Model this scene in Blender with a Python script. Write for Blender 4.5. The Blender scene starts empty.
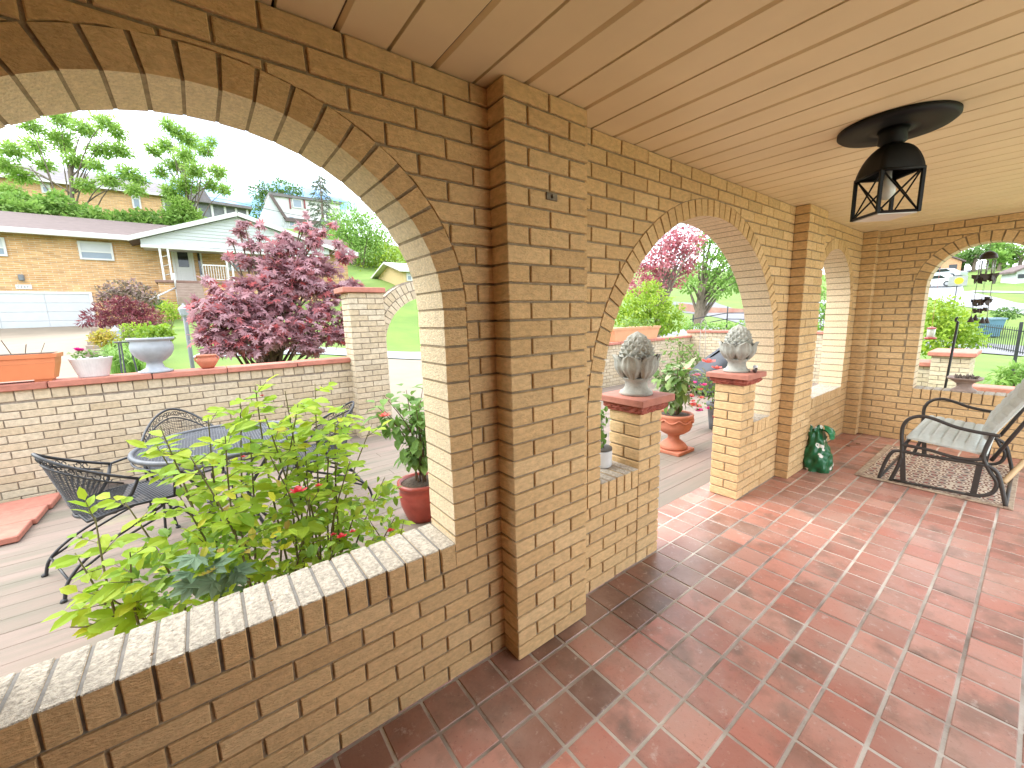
import bpy, math, random
import numpy as np
from mathutils import Vector, Matrix
random.seed(7)
rnd=random.random
def U(a,b): return a+(b-a)*rnd()
sc=bpy.context.scene
COL=sc.collection
PI=math.pi
# ------------------------------------------------------------------ survey of the photograph: where things stand
FPX=404.762
CAM=np.array([-0.57317,-1.26540,1.40761])
RC=np.array([[0.79158447,-0.61046289,-0.02700149],[-0.12020754,-0.11224369,-0.98638304],[0.5991195,0.78405128,-0.1622326]])
def at(px,py,**k):
    d=RC.T@np.array([(px-512)/FPX,(py-384)/FPX,1.0]); (a,v),=k.items()
    if a=='D': return Vector(CAM+d*v)
    i='xyz'.index(a); return Vector(CAM+d*((v-CAM[i])/d[i]))
# ------------------------------------------------------------------ mesh builder
class MB:
    def __init__(s,M=None): s.v=[];s.f=[];s.mi=[];s.sm=[];s.m=0;s.M=M
    def p(s,co):
        co=Vector(co)
        if s.M is not None: co=s.M@co
        s.v.append(co[:]); return len(s.v)-1
    def face(s,idx,smooth=False): s.f.append(tuple(idx)); s.mi.append(s.m); s.sm.append(smooth)
    def poly(s,pts,smooth=False): s.face([s.p(q) for q in pts],smooth)
    def box(s,a,b,jit=0):
        x0,y0,z0=a;x1,y1,z1=b
        j=lambda:(U(-jit,jit) if jit else 0)
        i=[s.p((x+j(),y+j(),z+j())) for z in(z0,z1) for x,y in((x0,y0),(x1,y0),(x1,y1),(x0,y1))]
        for q in((3,2,1,0),(4,5,6,7),(0,1,5,4),(1,2,6,5),(2,3,7,6),(3,0,4,7)): s.face([i[k] for k in q])
    def bbox(s,a,b,r=.006,jit=0):
        """box with chamfered edges"""
        c=[(a[k]+b[k])/2 for k in range(3)];h=[abs(b[k]-a[k])/2 for k in range(3)]
        r=min(r,min(h)*.9); ids={}
        for sx in(-1,1):
            for sy in(-1,1):
                for sz in(-1,1):
                    S=(sx,sy,sz)
                    jj=[U(-jit,jit) if jit else 0 for _ in range(3)]
                    for ax in range(3):
                        q=[c[k]+S[k]*(h[k] if k==ax else h[k]-r)+jj[k] for k in range(3)]
                        ids[S,ax]=s.p(q)
        def quad(l):
            s.face(l)
        for ax in range(3):
            o=[k for k in range(3) if k!=ax]
            for sg in(-1,1):
                l=[]
                for p_,q_ in((-1,-1),(1,-1),(1,1),(-1,1)):
                    S=[0,0,0];S[ax]=sg;S[o[0]]=p_;S[o[1]]=q_; l.append(ids[tuple(S),ax])
                if (sg>0)==(ax==1): l.reverse()
                quad(l)
        for ax in range(3):
            o=[k for k in range(3) if k!=ax]
            for p_ in(-1,1):
                for q_ in(-1,1):
                    S0=[0,0,0];S0[ax]=-1;S0[o[0]]=p_;S0[o[1]]=q_;S1=list(S0);S1[ax]=1
                    quad([ids[tuple(S0),o[0]],ids[tuple(S1),o[0]],ids[tuple(S1),o[1]],ids[tuple(S0),o[1]]])
        for sx in(-1,1):
            for sy in(-1,1):
                for sz in(-1,1): s.face([ids[(sx,sy,sz),0],ids[(sx,sy,sz),1],ids[(sx,sy,sz),2]])
    def tube(s,pts,r,n=8,cap=True,closed=False):
        pts=[Vector(p) for p in pts]; N=len(pts)
        rr=r if isinstance(r,(list,tuple)) else [r]*N
        rings=[];up=None
        for i,p in enumerate(pts):
            if closed: t=(pts[(i+1)%N]-pts[i-1])
            else: t=(pts[min(i+1,N-1)]-pts[max(i-1,0)])
            if t.length<1e-9: t=Vector((0,0,1))
            t.normalize()
            if up is None:
                up=Vector((0,0,1)) if abs(t.z)<.9 else Vector((1,0,0))
            a=up-t*up.dot(t)
            if a.length<1e-6: a=t.orthogonal()
            a.normalize(); up=a; b=t.cross(a)
            rings.append([s.p(p+(a*math.cos(2*PI*k/n)+b*math.sin(2*PI*k/n))*rr[i]) for k in range(n)])
        for i in range(N if closed else N-1):
            A=rings[i];B=rings[(i+1)%N]
            for k in range(n): s.face((A[k],A[(k+1)%n],B[(k+1)%n],B[k]),n>4)
        if cap and not closed:
            s.face(rings[0][::-1]);s.face(rings[-1])
    def lathe(s,prof,n=24,c=(0,0,0),smooth=True,sx=1,sy=1,fn=None):
        R=[]
        for (r,z) in prof:
            ring=[]
            for k in range(n):
                a=2*PI*k/n; q=fn(r,z,a) if fn else r
                ring.append(s.p((c[0]+q*math.cos(a)*sx,c[1]+q*math.sin(a)*sy,c[2]+z)))
            R.append(ring)
        for A,B in zip(R,R[1:]):
            for k in range(n): s.face((A[k],A[(k+1)%n],B[(k+1)%n],B[k]),smooth)
        s.face(R[0][::-1]); s.face(R[-1])
    def prism(s,pts,off):
        """closed polygon pts (3d) extruded by vector off"""
        off=Vector(off); a=[s.p(q) for q in pts]; b=[s.p(Vector(q)+off) for q in pts]
        n=len(a); s.face(a[::-1]); s.face(b)
        for k in range(n): s.face((a[k],a[(k+1)%n],b[(k+1)%n],b[k]))
    def sphere(s,c,r,n=10,m=6,sc_=(1,1,1)):
        prof=[(math.sin(PI*i/m)*r+1e-5,-math.cos(PI*i/m)*r) for i in range(m+1)]
        R=[[s.p((c[0]+q*math.cos(2*PI*k/n)*sc_[0],c[1]+q*math.sin(2*PI*k/n)*sc_[1],c[2]+z*sc_[2])) for k in range(n)] for q,z in prof]
        for A,B in zip(R,R[1:]):
            for k in range(n): s.face((A[k],A[(k+1)%n],B[(k+1)%n],B[k]),True)
    def grid(s,fn,nu,nv,smooth=True):
        I=[[s.p(fn(i/nu,j/nv)) for j in range(nv+1)] for i in range(nu+1)]
        for i in range(nu):
            for j in range(nv): s.face((I[i][j],I[i+1][j],I[i+1][j+1],I[i][j+1]),smooth)
    def build(s,name,mats,parent=None,label=None,kind=None):
        me=bpy.data.meshes.new(name); me.from_pydata(s.v,[],s.f)
        if not isinstance(mats,(list,tuple)): mats=[mats]
        for m in mats: me.materials.append(m)
        me.polygons.foreach_set('material_index',s.mi); me.polygons.foreach_set('use_smooth',s.sm)
        me.update()
        o=bpy.data.objects.new(name,me); COL.objects.link(o)
        if parent is not None: o.parent=parent
        if label: o['label']=label
        if kind: o['kind']=kind
        return o
def thing(name,label,cat,loc=(0,0,0),rz=0,group=None):
    o=bpy.data.objects.new(name,None); COL.objects.link(o); o.location=loc; o.rotation_euler=(0,0,rz); o.empty_display_size=.1
    o['label']=label;o['category']=cat
    if group:o['group']=group
    return o
def tag(o,label,cat,group=None,loc=None):
    o['label']=label;o['category']=cat
    if group:o['group']=group
    if loc is not None:o.location=loc
    return o
def copy_tree(o,label,loc=None,rz=None,parent=None):
    c=o.copy(); COL.objects.link(c)
    if parent is not None: c.parent=parent
    if label: c['label']=label
    if loc is not None:c.location=loc
    if rz is not None:c.rotation_euler=(0,0,rz)
    for ch in list(o.children): copy_tree(ch,None,parent=c)
    return c
# ------------------------------------------------------------------ materials
def newmat(name):
    m=bpy.data.materials.new(name); m.use_nodes=True; nt=m.node_tree; b=nt.nodes['Principled BSDF']
    return m,nt,b
def mat(name,col,rough=.6,col2=None,nscale=6,namt=.25,bump=0,bscale=40,island=None,metal=0,spec=None,detail=4,stretch=None,trans=0,dirt=None,alpha=None):
    """col: base; col2: colour mixed in by noise; island: list of colours picked per loose piece; dirt: (colour, scale, threshold)"""
    m,nt,b=newmat(name); N=nt.nodes; L=nt.links
    tc=N.new('ShaderNodeTexCoord'); src=tc.outputs['Object']
    if stretch:
        mp=N.new('ShaderNodeMapping'); mp.inputs['Scale'].default_value=stretch; L.new(src,mp.inputs['Vector']); src=mp.outputs['Vector']
    rgb=None
    if island:
        g=N.new('ShaderNodeNewGeometry'); r=N.new('ShaderNodeValToRGB'); L.new(g.outputs['Random Per Island'],r.inputs['Fac'])
        e=r.color_ramp.elements
        while len(e)<len(island): e.new(0.5)
        for i,c in enumerate(island): e[i].position=i/(max(1,len(island)-1)); e[i].color=(*c,1)
        rgb=r.outputs['Color']
    else:
        n0=N.new('ShaderNodeRGB'); n0.outputs[0].default_value=(*col,1); rgb=n0.outputs[0]
    nz=N.new('ShaderNodeTexNoise'); nz.inputs['Scale'].default_value=nscale; nz.inputs['Detail'].default_value=detail; nz.inputs['Roughness'].default_value=.6
    L.new(src,nz.inputs['Vector'])
    mx=N.new('ShaderNodeMixRGB')
    if col2:
        cr=N.new('ShaderNodeValToRGB'); cr.color_ramp.elements[0].position=.35; cr.color_ramp.elements[1].position=.68
        L.new(nz.outputs['Fac'],cr.inputs['Fac'])
        mul=N.new('ShaderNodeMath'); mul.operation='MULTIPLY'; mul.inputs[1].default_value=min(1,namt*2); L.new(cr.outputs['Color'],mul.inputs[0])
        L.new(mul.outputs[0],mx.inputs['Fac']); L.new(rgb,mx.inputs['Color1']); mx.inputs['Color2'].default_value=(*col2,1)
    else:
        mr=N.new('ShaderNodeMapRange'); mr.inputs['From Min'].default_value=.25; mr.inputs['From Max'].default_value=.75
        mr.inputs['To Min'].default_value=1-namt; mr.inputs['To Max'].default_value=1+namt; L.new(nz.outputs['Fac'],mr.inputs['Value'])
        mx.blend_type='MULTIPLY'; mx.inputs['Fac'].default_value=1; L.new(rgb,mx.inputs['Color1']); L.new(mr.outputs[0],mx.inputs['Color2'])
    out=mx.outputs['Color']
    if dirt:
        dc,ds,dt=dirt
        n2=N.new('ShaderNodeTexNoise'); n2.inputs['Scale'].default_value=ds; n2.inputs['Detail'].default_value=7; n2.inputs['Roughness'].default_value=.68; L.new(tc.outputs['Object'],n2.inputs['Vector'])
        c2=N.new('ShaderNodeValToRGB'); c2.color_ramp.elements[0].position=dt; c2.color_ramp.elements[1].position=dt+.16; L.new(n2.outputs['Fac'],c2.inputs['Fac'])
        m2=N.new('ShaderNodeMixRGB'); L.new(c2.outputs['Color'],m2.inputs['Fac']); L.new(out,m2.inputs['Color1']); m2.inputs['Color2'].default_value=(*dc,1); out=m2.outputs['Color']
    L.new(out,b.inputs['Base Color'])
    b.inputs['Roughness'].default_value=rough; b.inputs['Metallic'].default_value=metal
    if spec is not None: b.inputs['Specular IOR Level'].default_value=spec
    if bump:
        nb=N.new('ShaderNodeTexNoise'); nb.inputs['Scale'].default_value=bscale; nb.inputs['Detail'].default_value=5; L.new(src,nb.inputs['Vector'])
        bp=N.new('ShaderNodeBump'); bp.inputs['Strength'].default_value=bump; bp.inputs['Distance'].default_value=.01; L.new(nb.outputs['Fac'],bp.inputs['Height']); L.new(bp.outputs[0],b.inputs['Normal'])
    if trans:
        tr=N.new('ShaderNodeBsdfTranslucent'); L.new(out,tr.inputs['Color']); ms=N.new('ShaderNodeMixShader'); ms.inputs['Fac'].default_value=trans
        L.new(b.outputs[0],ms.inputs[1]); L.new(tr.outputs[0],ms.inputs[2]); L.new(ms.outputs[0],N['Material Output'].inputs['Surface'])
    return m
def leaf(name,cols,trans=.4,rough=.55): return mat(name,cols[0],rough,island=cols,namt=.18,nscale=3,trans=trans,spec=.3)
def glass(name,col=(.02,.025,.03),rough=.06):
    return mat(name,col,rough,namt=.1,spec=.6)
T=lambda c,k:tuple(min(1,x*k) for x in c)
BR=(.66,.455,.235)
M={}
M['brick']=mat('tan_brick',BR,.85,island=[T(BR,.84),(.68,.475,.25),(.58,.39,.19),(.71,.505,.275),T(BR,.95),(.65,.44,.22),(.61,.41,.21),(.68,.465,.235),(.57,.38,.19),(.67,.465,.245)],nscale=55,namt=.2,bump=.6,bscale=150,stretch=(.6,.6,1.3),spec=.25,dirt=((.27,.17,.07),11,.69))
M['mortar']=mat('tan_mortar',(.33,.26,.17),.95,nscale=30,namt=.3,bump=.5,bscale=120)
M['sillbrick']=mat('rough_sill_brick',(.41,.365,.295),.9,island=[(.395,.35,.285),(.435,.385,.315),(.405,.355,.285)],nscale=85,namt=.5,bump=.9,bscale=150,dirt=((.28,.24,.19),70,.60))
M['sillmortar']=mat('grey_sill_mortar',(.19,.18,.165),.9,nscale=40,namt=.2,bump=.4,bscale=90)
M['reveal']=mat('pale_reveal_brick',(.72,.58,.39),.9,island=[(.70,.56,.37),(.75,.61,.42),(.71,.57,.385),(.73,.585,.40)],nscale=90,namt=.22,bump=.6,bscale=160,dirt=((.5,.38,.23),16,.68))
PBR=(.52,.435,.305)
M['pbrick']=mat('weathered_cream_brick',PBR,.9,island=[T(PBR,.85),T(PBR,1.05),(.54,.47,.35),(.48,.39,.26),PBR,(.56,.48,.36)],nscale=30,namt=.2,bump=.4,bscale=120,dirt=((.40,.31,.2),5,.62))
M['pmortar']=mat('grey_patio_mortar',(.25,.21,.17),.95,nscale=30,namt=.35,dirt=((.42,.38,.31),6,.55))
M['redcap']=mat('red_sandstone',(.40,.155,.11),.8,island=[(.40,.155,.11),(.45,.18,.13),(.36,.14,.1)],nscale=14,namt=.2,bump=.25,bscale=90)
M['redrough']=mat('rough_red_stone',(.33,.085,.055),.85,nscale=18,namt=.35,bump=1.0,bscale=45)
M['concrete']=mat('grey_cast_stone',(.36,.36,.32),.85,nscale=14,namt=.3,bump=.35,bscale=120,dirt=((.2,.2,.15),7,.62))
M['iron']=mat('black_iron',(.022,.024,.028),.42,nscale=30,namt=.3,spec=.5)
M['ironblue']=mat('grey_blue_iron',(.085,.092,.105),.45,nscale=30,namt=.25,spec=.5)
M['lampblack']=mat('black_lamp_metal',(.006,.006,.006),.55,nscale=20,namt=.3,spec=.25)
M['vinyl']=mat('cream_vinyl_soffit',(.76,.63,.395),.5,nscale=2.2,namt=.07,spec=.35)
M['groove']=mat('dark_soffit_joint',(.10,.07,.045),.8)
M['white']=mat('white_paint',(.60,.60,.59),.5,nscale=8,namt=.05)
M['whitesiding']=mat('white_siding',(.50,.52,.54),.6,nscale=3,namt=.05)
M['soil']=mat('dark_soil',(.07,.048,.032),.95,nscale=40,namt=.5,bump=1,bscale=60)
M['terra']=mat('terracotta_clay',(.47,.165,.095),.75,nscale=9,namt=.16,bump=.15,bscale=70,dirt=((.6,.36,.25),6,.64))
M['redglaze']=mat('dark_red_glaze',(.30,.05,.035),.3,nscale=9,namt=.3,dirt=((.42,.2,.15),8,.66))
M['whitepot']=mat('white_pot',(.68,.68,.70),.55,nscale=9,namt=.12,dirt=((.45,.45,.46),9,.63))
M['greyurn']=mat('grey_urn',(.33,.36,.40),.5,nscale=6,namt=.2,dirt=((.5,.52,.54),5,.6))
M['bark']=mat('grey_brown_bark',(.16,.125,.095),.9,nscale=12,namt=.4,bump=.8,bscale=30,stretch=(1,1,.3))
M['stem']=mat('green_brown_stem',(.13,.12,.05),.8,nscale=14,namt=.3)
M['darkstem']=mat('brown_woody_stem',(.12,.08,.05),.85,nscale=14,namt=.3)
M['glass']=glass('dark_window_glass'); M['blind']=mat('window_shade_blue_grey',(.24,.29,.36),.4,namt=.06)
M['screen']=mat('grey_porch_screen',(.16,.17,.18),.6,namt=.2)
M['shingle']=mat('brown_shingle_roof',(.135,.10,.095),.9,nscale=3,namt=.22,bump=.4,bscale=8,stretch=(1,1,5))
M['shingle2']=mat('grey_shingle_roof',(.18,.165,.17),.9,nscale=3,namt=.2)
def brickwall_mat(name,c1,c2,c3,scale=1.0):
    m,nt,b=newmat(name);N=nt.nodes;L=nt.links
    tc=N.new('ShaderNodeTexCoord'); mp=N.new('ShaderNodeMapping'); mp.inputs['Rotation'].default_value=(PI/2,0,0); L.new(tc.outputs['Object'],mp.inputs['Vector'])
    t=N.new('ShaderNodeTexBrick'); t.inputs['Scale'].default_value=scale; t.inputs['Brick Width'].default_value=.42; t.inputs['Row Height'].default_value=.10; t.inputs['Mortar Size'].default_value=.012
    t.inputs['Color1'].default_value=(*c1,1);t.inputs['Color2'].default_value=(*c2,1);t.inputs['Mortar'].default_value=(*c3,1); L.new(mp.outputs[0],t.inputs['Vector'])
    nz=N.new('ShaderNodeTexNoise'); nz.inputs['Scale'].default_value=1.6; nz.inputs['Detail'].default_value=6; mp2=N.new('ShaderNodeMapping'); mp2.inputs['Scale'].default_value=(1,1,7); L.new(tc.outputs['Object'],mp2.inputs['Vector']); L.new(mp2.outputs[0],nz.inputs['Vector'])
    mr=N.new('ShaderNodeMapRange'); mr.inputs['From Min'].default_value=.3;mr.inputs['From Max'].default_value=.7;mr.inputs['To Min'].default_value=.7;mr.inputs['To Max'].default_value=1.3; L.new(nz.outputs['Fac'],mr.inputs['Value'])
    x=N.new('ShaderNodeMixRGB');x.blend_type='MULTIPLY';x.inputs['Fac'].default_value=1;L.new(t.outputs['Color'],x.inputs['Color1']);L.new(mr.outputs[0],x.inputs['Color2'])
    L.new(x.outputs[0],b.inputs['Base Color']); b.inputs['Roughness'].default_value=.9
    return m
M['housebrick']=brickwall_mat('buff_house_brick',(.58,.34,.15),(.50,.27,.105),(.55,.45,.33))
# ------------------------------------------------------------------ brick laying
CR=2.195/33; JT=.0088; BL=.2035
KZ={}
def kz(uc): return KZ.get(round(uc,3),1.0)
class Frame:
    def __init__(s,O,Ud,Nd): s.O=Vector(O);s.U=Vector(Ud);s.N=Vector(Nd);s.Z=Vector((0,0,1))
    def __call__(s,u,z,d): return s.O+s.U*u+s.Z*z+s.N*d
def arch_z(cut,u):
    uc,R,zs,zb=cut; q=R*R-(u-uc)**2
    return zs+math.sqrt(q)*kz(uc) if q>0 else None
def brick_poly(mb,fr,pts,depth=.011,d0=0.0):
    """pts: polygon in (u,z), front face standing depth proud of the mortar"""
    cu=sum(p[0] for p in pts)/len(pts); cz=sum(p[1] for p in pts)/len(pts)
    tu,tz,dj=U(-.006,.006),U(-.008,.008),U(-.0012,.0012)
    pts=[(u+U(-.0015,.0015),z+U(-.0015,.0015)) for u,z in pts]
    c=.0022
    inn=[]
    for u,z in pts:
        l=math.hypot(u-cu,z-cz) or 1; k=c*1.25
        inn.append((u-k*(u-cu)/max(abs(u-cu),k) if abs(u-cu)>k else u,z-k*(z-cz)/max(abs(z-cz),k) if abs(z-cz)>k else z))
    A=[mb.p(fr(u,z,d0+dj+(u-cu)*tu+(z-cz)*tz)) for u,z in inn]
    B=[mb.p(fr(u,z,d0+dj-c+(u-cu)*tu+(z-cz)*tz)) for u,z in pts]
    Cc=[mb.p(fr(u,z,d0-depth)) for u,z in pts]
    flip=fr.U.cross(fr.Z).dot(fr.N)<0
    n=len(pts)
    def fc(l): mb.face(l[::-1] if flip else l)
    fc(A)
    for k in range(n):
        q=(k+1)%n
        fc([B[k],B[q],A[q],A[k]]); fc([Cc[k],Cc[q],B[q],B[k]])
def cut_brick(a,b,z0,z1,cuts):
    """rectangle minus arch-headed openings -> polygons"""
    segs=[(a,b)]
    polys=[]
    arched=None
    for c in cuts:
        if len(c)==5:      # rectangular opening u0,u1,z0,z1
            _,u0,u1,q0,q1=c
            if z1<=q0+1e-6 or z0>=q1-1e-6: continue
            ns=[]
            for s,e in segs:
                if e<=u0 or s>=u1: ns.append((s,e)); continue
                if s<u0: ns.append((s,u0-JT/2))
                if e>u1: ns.append((u1+JT/2,e))
            segs=ns
        else:
            uc,R,zs,zb=c
            if z1<=zb+1e-6 or z0>=zs+R*kz(uc) or b<=uc-R or a>=uc+R: continue
            if z1<=zs:
                ns=[]
                for s,e in segs:
                    if s<uc-R: ns.append((s,min(e,uc-R)))
                    if e>uc+R: ns.append((max(s,uc+R),e))
                segs=ns
            else: arched=c
    for s,e in segs:
        if e-s<.012: continue
        if not arched: polys.append([(s,z0),(e,z0),(e,z1),(s,z1)]); continue
        uc,R,zs,zb=arched; kk=kz(uc)
        us={s,e}
        for k in range(1,12): us.add(s+(e-s)*k/12)
        for zz in (z0,z1):
            q=R*R-((zz-zs)/kk)**2
            if zz>=zs and q>0:
                for sg in(-1,1):
                    x=uc+sg*math.sqrt(q)
                    if s<x<e: us.add(x)
        for x in(uc-R,uc+R):
            if s<x<e: us.add(x)
        run=[]
        def flush(run):
            if len(run)>=2 and run[-1][0]-run[0][0]>.012 and max(z1-z for u,z in run)>.01:
                polys.append(run+[(run[-1][0],z1),(run[0][0],z1)])
        for u in sorted(us):
            q=R*R-(u-uc)**2
            zb_=max(z0,zs+math.sqrt(q)*kk) if q>1e-9 else z0
            if zb_<=z1-1e-4 or abs(zb_-z1)<1e-4: run.append((u,min(zb_,z1-.0005)))
            else: flush(run); run=[]
        flush(run)
    return polys
def lay_bricks(mb,fr,u0,u1,z0,z1,cuts=(),phase=0,cr=CR,bl=BL):
    k=0; z=z0
    while z<z1-.02:
        zt=min(z+cr,z1)
        off=(k+phase)%2*bl/2
        u=u0-off if off else u0
        while u<u1-.01:
            a=max(u,u0);b=min(u+bl,u1)
            if b-a>.02:
                for P in cut_brick(a+JT/2,b-JT/2,z+JT/2,zt-JT/2,cuts): brick_poly(mb,fr,P)
            u+=bl
        z=zt;k+=1
def mortar_panel(mb,fr,u0,u1,z0,z1,cuts=(),d=-.009,step=.04):
    us={u0,u1}
    n=max(1,int((u1-u0)/step))
    if cuts:
        for k in range(n+1): us.add(u0+(u1-u0)*k/n)
        for c in cuts:
            if len(c)==5: us|={min(max(c[1],u0),u1),min(max(c[2],u0),u1)}
            else:
                us|={min(max(c[0]-c[1],u0),u1),min(max(c[0]+c[1],u0),u1)}
    us=sorted(us); flip=fr.U.cross(fr.Z).dot(fr.N)<0
    for a,b in zip(us,us[1:]):
        if b-a<1e-6: continue
        m=(a+b)/2; iv=[(z0,z0,z1,z1)]
        for c in cuts:
            if len(c)==5:
                if c[1]<m<c[2] and not any(len(q)==4 and abs(m-q[0])<q[1] for q in cuts):
                    iv=[(c[4],c[4],z1,z1)] if c[3]<=z0 else [(z0,z0,c[3],c[3]),(c[4],c[4],z1,z1)]
            elif abs(m-c[0])<c[1]:
                za=arch_z(c,a) or c[2]; zb=arch_z(c,b) or c[2]
                rect=[q for q in cuts if len(q)==5 and q[1]<m<q[2]]
                iv=[(za,zb,z1,z1)]
                if not rect: iv=[(z0,z0,c[3],c[3])]+iv
        for p,q,r,s in iv:
            l=[fr(a,p,d),fr(b,q,d),fr(b,s,d),fr(a,r,d)]
            mb.poly(l[::-1] if flip else l)
def ring(mbB,mbM,fr,uc,R,zs,zb,th=.2,w=.095,jamb=True,d0=.001,back=None):
    """arch ring of wedge bricks on the edge, with jamb headers below the springing; th: through the wall"""
    flip=fr.U.cross(fr.Z).dot(fr.N)<0
    def wedge(pts):
        dj=U(-.0012,.0015); ptsj=[(u+U(-.001,.001),z+U(-.001,.001)) for u,z,_ in pts]
        A=[mbB.p(fr(u,z,d0+dj)) for u,z in ptsj]; B=[mbB.p(fr(u,z,-th-d0-dj)) for u,z in ptsj]
        n=len(pts)
        def fc(l): mbB.face(l[::-1] if flip else l)
        fc(A); fc(B[::-1])
        for k in range(n):
            mbB.m=1 if abs(pts[k][2]) and abs(pts[(k+1)%n][2]) else 0
            fc([B[k],B[(k+1)%n],A[(k+1)%n],A[k]]); mbB.m=0
    n=max(8,round(PI*R*(1+kz(uc))/2/CR)); kk=kz(uc)
    for k in range(n):
        a0=PI*k/n+JT/2/R; a1=PI*(k+1)/n-JT/2/R
        am=(a0+a1)/2
        pt=lambda r,a:(uc+r*math.cos(a),zs+r*kk*math.sin(a))
        ko=(R+w)/R; o0=am+(a0-am)*.97; o1=am+(a1-am)*.97
        wedge([pt(R,a1)+(1,),pt(R,a0)+(1,),pt(R+w-JT/2,o0)+(0,),pt(R+w-JT/2,o1)+(0,)])
    if jamb:
        m=max(1,round((zs-zb)/CR)); h=(zs-zb)/m
        for k in range(m):
            z0=zb+k*h+JT/2;z1=zb+(k+1)*h-JT/2
            wedge([(uc-R-w+JT/2,z0,0),(uc-R,z0,1),(uc-R,z1,1),(uc-R-w+JT/2,z1,0)])
            wedge([(uc+R,z0,1),(uc+R+w-JT/2,z0,0),(uc+R+w-JT/2,z1,0),(uc+R,z1,1)])
    # mortar body
    e=.0018; path=[]
    if jamb: path.append((uc+R+e,zb,uc+R+w+.012,zb))
    for k in range(41):
        a=PI*k/40; path.append((uc+(R+e)*math.cos(a),zs+(R+e)*kk*math.sin(a),uc+(R+w+.012)*math.cos(a),zs+(R+w+.012)*kk*math.sin(a)))
    if jamb: path.append((uc-R-e,zb,uc-R-w-.012,zb))
    df=-.0075; db=-th+.0008
    for p,q in zip(path,path[1:]):
        i0=fr(p[0],p[1],df);i1=fr(q[0],q[1],df);o0=fr(p[2],p[3],df);o1=fr(q[2],q[3],df)
        j0=fr(p[0],p[1],db);j1=fr(q[0],q[1],db);k0=fr(p[2],p[3],db);k1=fr(q[2],q[3],db)
        mbM.poly([i0,o0,o1,i1]);mbM.poly([j0,j1,k1,k0]);mbM.poly([i0,i1,j1,j0])
def sill(mb,mbM,fr,u0,u1,zt,th=.2,h=.1044,over=.004):
    """rowlock sill: tan fronts (slot 0), pale raw tops and ends (slot 1)"""
    n=max(1,round((u1-u0)/.0677)); w=(u1-u0)/n
    for k in range(n):
        a=u0+k*w+JT/2;b=u0+(k+1)*w-JT/2; dz=U(0,.003); do=U(-.002,.002)
        x0=fr(a,zt-h+JT/2,over+do);x1=fr(b,zt+dz,-th-over)
        lo=[min(x0[i],x1[i]) for i in range(3)];hi=[max(x0[i],x1[i]) for i in range(3)]
        f0=len(mb.f); mb.bbox(lo,hi,.003,.001)
        for q in range(f0,len(mb.f)):
            P=[Vector(mb.v[i]) for i in mb.f[q]]; nn=(P[1]-P[0]).cross(P[2]-P[0]).normalized()
            if abs(nn.z)>.5: mb.mi[q]=1
    x0=fr(u0,zt-h,-.008);x1=fr(u1,zt-.0035,-th+.003)
    lo=[min(x0[i],x1[i]) for i in range(3)];hi=[max(x0[i],x1[i]) for i in range(3)]
    mbM.box(lo,hi)
H=2.195; ZS=.570; ZB=7*CR
# ------------------------------------------------------------------ the porch: long arched wall
FW=Frame((0,0,0),(1,0,0),(0,-1,0))            # porch side, y=0, faces the house
FX=Frame((0,.2,0),(1,0,0),(0,1,0))            # garden side
RW=.095
archA=(-.496,.600,1.442); KZ[-.496]=.872
archB=(1.967,1.035,.932); archC=(4.335,.5545,1.4105)
WX0,WX1=-2.6,5.44
cuts=[(a[0],a[1]+RW,a[2],ZB) for a in (archA,archB,archC)]+[('r',1.25,2.70,0.0,ZB)]
wall=thing('porch_wall','long tan brick porch wall with three round arches and projecting pilasters','wall',(0,0,0))
b=MB(); lay_bricks(b,FW,WX0,5.24,0,H,cuts); lay_bricks(b,FX,WX0,WX1,0,H,cuts)
b.build('brickwork',M['brick'],wall)
m=MB(); mortar_panel(m,FW,WX0,5.24,0,H,cuts); mortar_panel(m,FX,WX0,WX1,0,H,cuts); m.build('mortar',M['mortar'],wall)
for a in (archA,archB,archC):
    b=MB();m=MB(); ring(b,m,FW,a[0],a[1],a[2],ZB)
    o=b.build('arch_ring',[M['brick'],M['reveal']],wall); m.build('mortar',M['mortar'],o)
for u0,u1 in ((archA[0]-archA[1],archA[0]+archA[1]),(.932,1.25),(2.70,3.002),(archC[0]-archC[1],archC[0]+archC[1])):
    b=MB();m=MB(); sill(b,m,FW,u0,u1,ZS); o=b.build('sill',[M['brick'],M['sillbrick']],wall); m.build('mortar',M['sillmortar'],o)
def pilaster(x0,x1,p,parent,z1=H):
    b=MB();z=0;k=0;w=x1-x0
    while z<z1-.02:
        zt=min(z+CR,z1)
        sp=[0,w/2,w] if k%2==0 else [0,w*.25,w*.75,w]
        if w<.25: sp=[0,w]
        for a,c in zip(sp,sp[1:]):
            b.bbox((x0+a+(JT/2 if a>0 else 0),-p+U(-.001,.001),z+JT/2),(x0+c-(JT/2 if c<w-1e-4 else 0),.0,zt-JT/2),.0025,.0008)
        z=zt;k+=1
    o=b.build('pilaster',M['brick'],parent)
    m=MB(); m.box((x0+.008,-p+.009,0),(x1-.008,0,z1)); m.build('mortar',M['mortar'],o)
pilaster(.316,.724,.099,wall); pilaster(3.2008,3.609,.099,wall); pilaster(-1.55,-1.215,.099,wall)
# small metal bracket plate on the pilaster
b=MB(); c=at(551,197,y=-.099)
b.bbox((c.x-.028,-.106,c.z-.013),(c.x+.028,-.0995,c.z+.013),.002); b.box((c.x-.004,-.113,c.z-.006),(c.x+.004,-.106,c.z+.006))
o=b.build('bracket_plate',mat('rusty_galvanised',(.16,.13,.09),.5,nscale=60,namt=.4,metal=.4)); tag(o,'small rusty metal bracket plate screwed high on the brick pilaster','bracket')
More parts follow.
